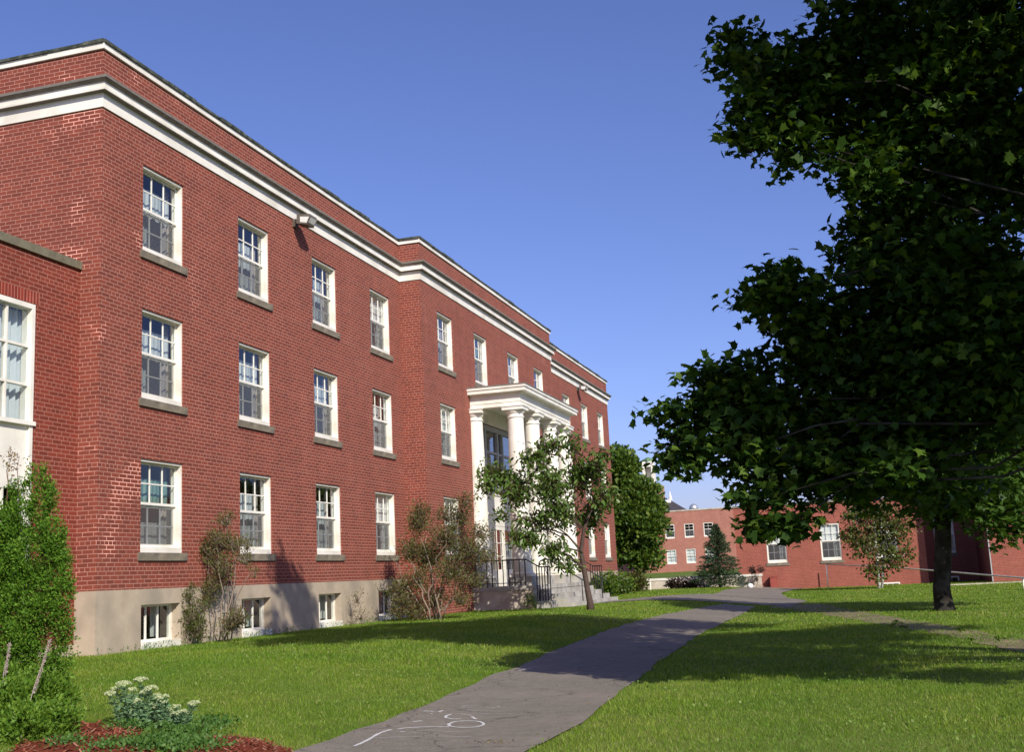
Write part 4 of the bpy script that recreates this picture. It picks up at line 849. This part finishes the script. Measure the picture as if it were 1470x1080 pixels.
for (px, py, Yb, r, lb, mt) in [(885, 838, 60., .85, 'bright green bush just beyond the far railing of the steps', 'green_leaf'), (910, 836, 66., .8, 'bushy green shrub with pale flowers at the far corner of the brick building', 'birch_leaf'), (866, 842, 55., .6, 'low leafy bush right behind the far steps railing', 'green_leaf')]:
    p0 = at(px, 852, Yb); z0 = float(zt(p0[0], p0[1]))
    shrub('leafy_bush', lb, (p0[0], p0[1], z0), [(p0[0]+random.uniform(-.5, .5), p0[1], z0+r) for _ in range(5)], [(*at(px, py, Yb), r*1.1, r, r*.8), (*at(px+7, py+6, Yb), r*.8, r*.7, r*.6), (*at(px-8, py+5, Yb), r*.7, r*.7, r*.6)], 260, 8, .12, .14, T_ROUND, M[mt], M['bark_light'], group='bushes beyond the steps')
p0 = at(760, 872, 40.); shrub('small_weed_bush', 'small leafy plant growing at the front corner of the entrance platform', (p0[0], 39.9, float(zt(p0[0], 40))), [at(757, 848, 39.9), at(765, 855, 39.9)], [lob(760, 858, 39.9, .2), lob(762, 868, 39.9, .25)], 60, 6, .06, .09, T_OVAL, M['cherry_leaf'], M['bark_light'], r=.012)

# spruce
def spruce(base, H, R, label):
    e = empty('spruce_tree', base); tag(e, label, 'tree'); tb = MB(); tb.tube([base, (base[0], base[1], base[2]+H)], [.09, .012], 7); P = []; D = []
    for k in range(230):
        t = (k/230)**.85; z = base[2]+.12+t*(H-.15); a = k*2.4+random.random(); L = R*(1-t)**.9*random.uniform(.75, 1.12)+.04
        tip = (base[0]+math.cos(a)*L, base[1]+math.sin(a)*L, z+L*(.05 if t < .5 else .3)); tb.tube([(base[0], base[1], z), tip], [.014, .004], 4)
        n = int(8+L*46)
        for _ in range(n):
            q = random.random()**.7; w_ = .20*L*(1.1-q); P.append((base[0]+math.cos(a)*L*q+random.gauss(0, .4)*w_, base[1]+math.sin(a)*L*q+random.gauss(0, .4)*w_, z+(tip[2]-z)*q+random.gauss(0, .025)-.03)); D.append((math.cos(a), math.sin(a), .1))
    local(tb.build('trunk', M['bark'], smooth=True), e); P = np.array(P); leaves_mesh('crown', P, .13+.12*rng.random(len(P)), np.array([(0, 0, 0), (-.12, .35, 0), (-.03, .6, 0), (0, 1, 0), (.03, .6, 0), (.12, .35, 0)]), M['spruce'], 'outward', np.array(D)*1.2, e, up=.1)
sp = at(1034, 843, 69.5); spruce((sp[0], sp[1], float(zt(sp[0], sp[1]))-.02), 3.75, 1.6, 'small dark spruce tree standing before the low retaining wall')

# arborvitae clump at the left edge
ay = g(55, 985)[1]; a0 = at(55, 985, ay); az = float(zt(a0[0], ay))
e = empty('arborvitae', (a0[0], ay, az)); tag(e, 'tall multi stemmed arborvitae at the left edge in front of the wing window', 'shrub')
tb = MB()
for (px, py, tx_, ty_) in [(30, 985, 20, 830), (55, 990, 48, 800), (62, 985, 60, 810), (75, 975, 68, 820), (48, 980, 34, 790), (20, 990, 5, 820)]:
    a = at(px, py, ay+random.uniform(-.15, .15)); limb(tb, (a[0], a[1], float(zt(a[0], a[1]))-.03), at(tx_, ty_, ay+.1), .026, .008, 7, .04, 6)
for (px, py) in [(14, 640), (28, 655)]:
    a = at(px-4, py+90, ay); limb(tb, a, at(px, py, ay), .012, .003, 5, .04, 5)
local(tb.build('stem', M['bark_red'], smooth=True), e)
AL = [lob(48, 688, ay, .07, .6, .6, 2.0), lob(62, 690, ay, .09, .6, .6, 2.), lob(38, 700, ay, .10, .7, .7, 1.8), lob(20, 715, ay, .11, .7, .7, 1.7), lob(74, 712, ay, .10, .6, .6, 1.9), lob(56, 725, ay, .2, .8, .8, 1.5), lob(30, 750, ay, .24, .9, .9, 1.4), lob(82, 745, ay, .11, .6, .6, 1.7),
      lob(70, 770, ay, .22, .9, .9, 1.3), lob(5, 760, ay, .26, .9, .9, 1.3), lob(90, 800, ay+.1, .14, .7, .7, 1.5), lob(50, 800, ay, .32, 1, 1, 1.1), lob(10, 820, ay, .32), lob(80, 835, ay, .22, .9, .9, 1.2), lob(94, 848, ay, .11, .8, .8, 1.4), lob(40, 850, ay, .3), lob(60, 880, ay-.1, .26), lob(84, 880, ay, .15), lob(20, 885, ay-.1, .26), lob(-20, 790, ay, .45), lob(-25, 860, ay, .45), lob(35, 915, ay-.15, .22), lob(8, 925, ay-.15, .22)]
p, u, c, idx = sample_lobes(AL, 1150, 46, .038, .55, 1.7)
leaves_mesh('foliage', p, .05*(.6+.8*rng.random(len(p))), T_SPRAY, M['cedar'], 'outward', u*.7, e, up=.7)
p, u, c, idx = sample_lobes([lob(72, 890, ay, .22, .9, .9, 1.1), lob(80, 920, ay, .15), lob(50, 905, ay, .18), lob(95, 870, ay, .08), lob(14, 660, ay, .10, .8, .8, 1.4), lob(40, 660, ay, .05, .6, .6, 1.6)], 190, 11, .04, .3, 1.)
leaves_mesh('dead_foliage', p, .05*(.6+.8*rng.random(len(p))), T_SPRAY, M['cedar_brown'], 'outward', u*.4, e, up=.1)
p, u, c, idx = sample_lobes([lob(84, 945, ay-.1, .2), lob(92, 900, ay-.1, .12), lob(70, 965, ay, .16), lob(10, 900, ay, .28), lob(0, 950, ay, .26), lob(86, 980, ay, .15), lob(40, 930, ay-.2, .22), lob(20, 960, ay-.2, .22), lob(60, 900, ay+.1, .18), lob(90, 915, ay, .13), lob(50, 960, ay-.1, .16)], 520, 15, .045, .3, 1.)
leaves_mesh('low_foliage', p, .05*(.6+.8*rng.random(len(p))), T_SPRAY, M['cedar'], 'outward', u*.5, e, up=.4)
# juniper mound
jy = g(60, 1050)[1]; j0 = at(60, 1070, jy); e = empty('juniper_mound', (j0[0], jy, float(zt(j0[0], jy)))); tag(e, 'bright green feathery juniper mound in the lower left corner', 'shrub')
JL = [lob(55, 1010, jy, .30), lob(20, 1030, jy-.2, .34), lob(80, 1040, jy-.3, .2), lob(40, 1060, jy-.5, .3), lob(85, 1005, jy+.2, .16), lob(0, 1000, jy, .3), lob(-25, 1040, jy-.4, .3)]
p, u, c, idx = sample_lobes(JL, 1100, 26, .035, .6, .8)
leaves_mesh('foliage', p, .045*(.6+.9*rng.random(len(p))), T_SPRAY, M['juniper'], 'outward', u*.9, e, up=.6)
tb = MB()
for l in JL: limb(tb, (j0[0], jy, float(zt(j0[0], jy))-.03), l[:3], .018, .005, 5)
local(tb.build('stem', M['bark_red'], smooth=True), e)

# dead pale flower stalks in front of the arborvitae
for (x0, y0_, x1, y1_, Yb, lb, n) in [(30, 1060, 72, 920, g(30, 1062)[1], 'tall pale dead flower stalk leaning right in front of the juniper', 60), (2, 1010, 14, 925, g(5, 1050)[1], 'short pink tinged dead flower stalk at the very left edge', 60)]:
    a = at(x0, y0_, Yb); e = empty('dead_flower_stalk', (a[0], Yb, float(zt(a[0], Yb)))); tag(e, lb, 'flower stalk')
    tb = MB(); P = [(a[0], a[1], float(zt(a[0], Yb))), a, at((x0+x1)/2-3, (y0_+y1_)/2, Yb), at(x1, y1_, Yb)]; tb.tube(P, [.005, .0045, .004, .002], 5); local(tb.build('stem', M['pale_stalk']), e)
    q0, q1 = np.array(at(x0+(x1-x0)*.45, y0_+(y1_-y0_)*.45, Yb)), np.array(at(x1, y1_, Yb)); t = rng.random(n*6)[:, None]; pp = q0*(1-t)+q1*t+rng.normal(0, .006, (n*6, 3))
    leaves_mesh('seed_head', pp, .012+.009*rng.random(len(pp)), T_OVAL, M['pale_stalk'], 'outward', np.tile([0, 0, .4], (len(pp), 1)), e)

# sedum plants with flat pale heads
def sedum(heads, base, Yb, label, leafn=42):
    e = empty('sedum_plant', base); tag(e, label, 'plant', 'sedums in the mulch bed'); st = MB(); LP = []; HP = []; LU = []
    for (px, py, r) in heads:
        h = np.array(at(px, py, Yb+random.uniform(-.12, .12))); b = np.array([base[0]+(h[0]-base[0])*.45, base[1]+(h[1]-base[1])*.45+random.uniform(-.05, .05), base[2]-.02])
        st.tube([tuple(b), tuple((b+h)/2+np.array([0, 0, .01])), tuple(h)], [.006, .005, .004], 5)
        for k in range(leafn*2):
            t = .12+.8*random.random(); q = b*(1-t)+h*t; a = random.random()*2*PI; LP.append(q); LU.append((math.cos(a), math.sin(a), .35))
        n = int(260*(r/.06)**2); th = rng.random(n)*2*PI; rr = np.sqrt(rng.random(n))*r
        lump = .012*np.sin(th*3+px)*rr/r
        HP.append(np.stack([h[0]+np.cos(th)*rr, h[1]+np.sin(th)*rr, h[2]+.35*r*(1-(rr/r)**2)+lump+rng.normal(0, .004, n)], 1))
        for k in range(6):
            a = k*1.05; st.tube([tuple(h-np.array([0, 0, r*.6])), (h[0]+math.cos(a)*r*.6, h[1]+math.sin(a)*r*.6, h[2])], [.003, .002], 4)
    local(st.build('stem', M['sedum_leaf']), e)
    LP = np.array(LP); leaves_mesh('foliage', LP, .045+.025*rng.random(len(LP)), T_OVAL, M['sedum_leaf'], 'outward', np.array(LU)*2.2, e, up=.2)
    HP = np.vstack(HP); leaves_mesh('flower_head', HP, .009+.008*rng.random(len(HP)), T_ROUND, M['sedum_head'], 'up', None, e)
sY = g(200, 1046)[1]; b1 = at(200, 1046, sY); z1 = float(zt(b1[0], sY))
sedum([(178, 984, .075), (202, 978, .07), (158, 998, .055), (180, 1005, .055), (198, 1008, .04), (217, 990, .065), (165, 991, .04), (225, 1000, .04), (208, 996, .05), (190, 992, .05)], (b1[0], sY, z1), sY, 'taller sedum with broad pale green flower heads on the left of the red mulch')
b2 = at(245, 1052, sY); z2 = float(zt(b2[0], sY))
sedum([(221, 1016, .05), (232, 1010, .05), (242, 1022, .055), (254, 1016, .04), (262, 1024, .05), (278, 1012, .06), (250, 1026, .04), (236, 1002, .045), (228, 1004, .035)], (b2[0], sY, z2), sY, 'shorter sedum with small pale heads on the right, next to the lawn')
b3 = at(5, 1085, 10.2); sedum([(5, 1062, .06), (22, 1072, .06), (12, 1078, .07), (0, 1050, .04)], (b3[0], 10.2, float(zt(b3[0], 10.2))), 10.2, 'sedum cropped by the bottom left corner of the photo')
# low weeds round the bed and along the wall
wp = []
for (px, py, sx, n) in [(235, 1074, .16, 900), (205, 1078, .12, 500), (262, 1056, .20, 900), (305, 1045, .12, 400), (270, 1078, .18, 1500), (150, 1080, .08, 300), (185, 1050, .08, 300), (95, 1075, .08, 300)]:
    a = gnd(px, py); Yb = a[1]; q = rng.normal(size=(n, 3))*np.array([sx, .14, .02]); x = a[0]+q[:, 0]; y = Yb+q[:, 1]; wp.append(np.stack([x, y, zt(x, y)+.02+.07*rng.random(n)], 1))
wp = np.vstack(wp); tag(leaves_mesh('bed_weeds', wp, .018+.022*rng.random(len(wp)), T_ROUND, M['weed'], 'outward', np.tile([0, 0, .3], (len(wp), 1))), 'low leafy green ground cover round the sedums and mulch', 'ground cover', kind='stuff')
n = 1100; y = rng.uniform(19.7, 36, n); cl = .5+.5*np.sin(y*2.1)*np.sin(y*.9+1); keep = rng.random(n) < cl; y = y[keep]; x = XA+.03+abs(rng.normal(0, .06, len(y)))
P = np.stack([x, y, zt(x, y)+.12*rng.random(len(y))], 1); tag(leaves_mesh('wall_weeds', P, .035+.035*rng.random(len(P)), T_LONG, M['weed'], 'up'), 'ragged weeds along the foot of the concrete foundation', 'weeds', kind='stuff')

# ------------------------------------------------------------------ low wall and small things in the distance
WYR = 71.6
rw = MB(); rw.box(-17.5, -6.35, WYR, WYR+.45, -1.6, -.60, 0); rw.box(-17.52, -6.3, WYR-.04, WYR+.6, -.599, -.46, 1)
tag(rw.build('retaining_wall', [M['concrete_light'], M['white_dirty']]), 'low concrete retaining wall with a pale coping behind the spruce', 'wall')
p0 = at(934, 848, 69.); ps = MB(); z0 = float(zt(p0[0], 69)); ps.tube([(p0[0], 69, z0-.05), (p0[0], 69, z0+.62)], .045, 8); ps.lathe((p0[0], 69, z0+.62), [(.065, 0), (.065, .04), (.02, .09)], 8); tag(ps.build('marker_post', M['white']), 'short white marker post on the grass before the low wall', 'post')
p0 = at(978, 843, 70.4); z0 = float(zt(p0[0], 70.4))
shrub('dark_flowering_shrub', 'dark shrub with pale blossoms left of the spruce', (p0[0], 70.4, z0), [(p0[0]+random.uniform(-.6, .6), 70.4, z0+.5) for _ in range(6)], [(p0[0]-.35, 70.4, z0+.3, .7, .4, .32), (p0[0]+.5, 70.4, z0+.3, .6, .4, .3)], 260, 8, .09, .12, T_ROUND, M['purple_leaf'], M['bark'])
sh = [o for o in COL.objects if o.name.startswith('dark_flowering_shrub')][0]
q = rng.normal(size=(160, 3))*np.array([.4, .2, .12])+np.array([p0[0]+.45, 70.1, z0+.5]); leaves_mesh('blossom', q, .06+.05*rng.random(160), T_ROUND, M['bloom'], 'outward', np.tile([0, -1., .3], (160, 1)), sh)
p0 = at(1080, 842, 70.6); z0 = float(zt(p0[0], 70.6))
shrub('purple_leaf_shrub', 'small purple leaved shrub leaning over the right end of the low wall', (p0[0], 70.8, z0), [at(1078, 815, 70.8), at(1092, 818, 70.8), at(1084, 812, 70.8)], [lob(1080, 820, 70.8, .22), lob(1092, 818, 70.8, .2), lob(1086, 832, 70.8, .12)], 70, 6, .05, .12, T_OVAL, M['purple_leaf'], M['bark'], r=.02)
bl = MB(); p0 = at(1077, 841, 70.); bl.lathe((p0[0], 70., float(zt(p0[0], 70))-.01), [(.05, 0), (.15, .05), (.18, .16), (.13, .27), (.03, .31)], 14); tag(bl.build('garden_ball', M['ball'], smooth=True), 'small round white ball on the ground at the wall by the path', 'ornament')
rbx = MB(); p0 = at(1111, 840, 73.6); rbx.box(p0[0]-.2, p0[0]+.2, 73.5, 73.9, -1.45, -.72); rbx.box(p0[0]-.23, p0[0]+.23, 73.47, 73.93, -.719, -.66); tag(rbx.build('red_bin', M['red_paint']), 'red painted bin against the low red building left of the first window', 'bin')
# white pipe rail round the basement area
pr_ = MB(); pts = [at(1186, 811, 73.4), at(1262, 813.5, 70.), at(1346, 820, 64.), at(1410, 825.5, 58.), at(1468, 830, 53.), at(1530, 836, 50.)]
pr_.tube(pts, .035, 7)
for p in (pts[0], pts[2], pts[4], pts[5]): pr_.tube([(p[0], p[1], float(zt(p[0], p[1]))-.1), p], .035, 7)
tag(pr_.build('pipe_rail', M['white_dirty'], smooth=True), 'thin white pipe rail running in front of the low red building', 'railing')
kb = MB(); k0, k1 = at(1340, 850, 66.), at(1500, 854, 66.)
kb.box(k0[0], k0[0]+9, 66., 66.25, -1.8, -1.44); tag(kb.build('low_kerb', M['concrete_light']), 'low pale concrete kerb behind the single maple trunk', 'kerb')
# no spruce is built to shade the right hand wing
# ------------------------------------------------------------------ grass blades
def in_poly(x, y, P):
    c = np.zeros(len(x), bool); n = len(P); j = n-1
    for i in range(n):
        xi, yi, xj, yj = P[i][0], P[i][1], P[j][0], P[j][1]
        m = ((yi > y) != (yj > y)); c ^= m & (x < (xj-xi)*(y-yi)/((yj-yi)+1e-12)+xi); j = i
    return c
def patch(n, x0, x1, y0, y1, h, w):
    x = rng.uniform(x0, x1, n); y = rng.uniform(y0, y1, n)
    # only where the lawn can be seen from around the camera
    az = np.arctan2(x, y); k = (az > -.80) & (az < .26)
    lim = np.where(y < 19.73, XL, np.where((y > Y1) & (y < Y2), XB, XA)); k &= x > lim+.05
    k &= ~((x < -10.1) & (x > -14) & (y > 40.2) & (y < 49.1))
    x, y = x[k], y[k]
    for P in polys: q = ~in_poly(x, y, P); x, y = x[q], y[q]
    for P in (m1, m2): q = ~in_poly(x, y, P); x, y = x[q], y[q]
    q = ~in_poly(x, y, dirt_poly) | (rng.random(len(x)) < .7); x, y = x[q], y[q]
    hh = h*(.5+.8*rng.random(len(x))); ww_ = w*(.7+.6*rng.random(len(x)))
    pt = .85+.25*np.sin(x*1.3+np.sin(y*.8)*2)*np.sin(y*1.1+x*.4); hh *= pt
    return x, y, hh, ww_
parts = [patch(290000, -16, 4, 8, 17, .046, .0034), patch(180000, -16, 6, 16.5, 30, .055, .007), patch(90000, -16, 9, 29, 50, .055, .013), patch(60000, -18, 14, 49, 74, .06, .022),
         patch(2600, -14, 4, 8, 24, .12, .0045)]
x = np.concatenate([p[0] for p in parts]); y = np.concatenate([p[1] for p in parts]); h = np.concatenate([p[2] for p in parts]); w = np.concatenate([p[3] for p in parts])
n = len(x); z = zt(x, y)-.004; a = rng.random(n)*2*PI; lean = rng.normal(0, .45, (n, 2))*h[:, None]
V = np.empty((n, 3, 3), 'f4'); V[:, 0] = np.stack([x-np.cos(a)*w, y-np.sin(a)*w, z], 1); V[:, 1] = np.stack([x+np.cos(a)*w, y+np.sin(a)*w, z], 1); V[:, 2] = np.stack([x+lean[:, 0], y+lean[:, 1], z+h], 1)
me = bpy.data.meshes.new('grass'); me.vertices.add(n*3); me.vertices.foreach_set('co', V.ravel()); me.loops.add(n*3); me.loops.foreach_set('vertex_index', np.arange(n*3, dtype='i4')); me.polygons.add(n); me.polygons.foreach_set('loop_start', (np.arange(n)*3).astype('i4'))
me.materials.append(M['grass']); me.update(calc_edges=True); o = bpy.data.objects.new('grass', me); COL.objects.link(o)
tag(o, 'short mown green grass of the lawns beside the asphalt path', 'grass', kind='stuff')

n = 420; y = rng.uniform(9.5, 34, n); A = resample(pL, 200); B = resample(pR, 200)
t = np.where(rng.random(n) < .7, np.clip(abs(rng.normal(0, .1, n)), 0, 1), rng.random(n)); t = np.where(rng.random(n) < .5, t, 1-t)
xl = np.interp(y, A[:, 1], A[:, 0]); xr_ = np.interp(y, B[:, 1], B[:, 0]); x = xl+(xr_-xl)*t
M['litter'] = mat_leaf('litter', [(.12, .06, .03), (.20, .13, .05), (.10, .12, .03), (.30, .24, .14)], .1, .8, .1)
P = np.stack([x, y, zt(x, y)+.03], 1); cl = np.array(gnd(712, 1070)); k = rng.normal(size=(60, 2))*np.array([.10, .07])+cl; P = np.vstack([P, np.stack([k[:, 0], k[:, 1], zt(k[:, 0], k[:, 1])+.03], 1)])
tag(leaves_mesh('leaf_litter', P, .012+.035*rng.random(len(P))**2, T_OVAL, M['litter'], 'flat'), 'scattered dry leaf bits and grit on the asphalt path', 'litter', kind='stuff')
n = 9000; x = rng.uniform(-12, 3, n); y = rng.uniform(9.5, 26, n); cl = np.sin(x*1.7+1)*np.sin(y*1.3)+rng.normal(0, .5, n); k = cl > .35
for P in polys: k &= ~in_poly(x, y, P)
for P in (m1, m2): k &= ~in_poly(x, y, P)
x, y = x[k], y[k]; P = np.stack([x, y, zt(x, y)+.03+.03*rng.random(len(x))], 1)
M['clover'] = mat_leaf('clover', [(.10, .19, .03), (.16, .26, .05), (.24, .30, .10)], .3, .6, .2)
tag(leaves_mesh('clover', P, .02+.018*rng.random(len(P)), T_ROUND, M['clover'], 'outward', np.tile([0, 0, .4], (len(P), 1))), 'small clover and broad lawn weeds among the grass', 'clover', kind='stuff')

# ------------------------------------------------------------------ camera, light, sky
cam = bpy.data.cameras.new('camera'); co = bpy.data.objects.new('camera', cam); COL.objects.link(co)
R = Matrix(((CR[0], CU[0], -CF[0]), (CR[1], CU[1], -CF[1]), (CR[2], CU[2], -CF[2])))
co.matrix_world = R.to_4x4(); cam.sensor_width = 36; cam.lens = F_PX*36/1470; cam.clip_end = 2000; cam.clip_start = .1
scene.camera = co
EL, AZ = math.radians(33), math.radians(138)
Sd = Vector((math.sin(AZ)*math.cos(EL), math.cos(AZ)*math.cos(EL), math.sin(EL)))
sl = bpy.data.lights.new('sun', 'SUN'); sl.energy = 4.8; sl.angle = math.radians(.5); sl.color = (1., .93, .80)
so = bpy.data.objects.new('sun', sl); so.rotation_euler = Sd.to_track_quat('Z', 'Y').to_euler(); so.location = (20, -20, 30); COL.objects.link(so)
wd = bpy.data.worlds.new('World'); scene.world = wd; wd.use_nodes = True; nt = wd.node_tree; bg = nt.nodes['Background']
sky = nt.nodes.new('ShaderNodeTexSky'); sky.sky_type = 'NISHITA'; sky.sun_disc = False; sky.sun_elevation = EL; sky.sun_rotation = AZ
sky.air_density = 1.0; sky.dust_density = 1.0; sky.ozone_density = 6.
tn = nt.nodes.new('ShaderNodeMix'); tn.data_type = 'RGBA'; tn.blend_type = 'MULTIPLY'; tn.inputs[0].default_value = 1.; tn.inputs[7].default_value = (1.05, .89, 1.15, 1)
nt.links.new(sky.outputs[0], tn.inputs[6]); nt.links.new(tn.outputs[2], bg.inputs[0]); bg.inputs[1].default_value = .115
scene.view_settings.view_transform = 'Standard'; scene.view_settings.look = 'None'; scene.view_settings.exposure = .2; scene.view_settings.gamma = 1
scene.cycles.max_bounces = 6; scene.cycles.transparent_max_bounces = 12
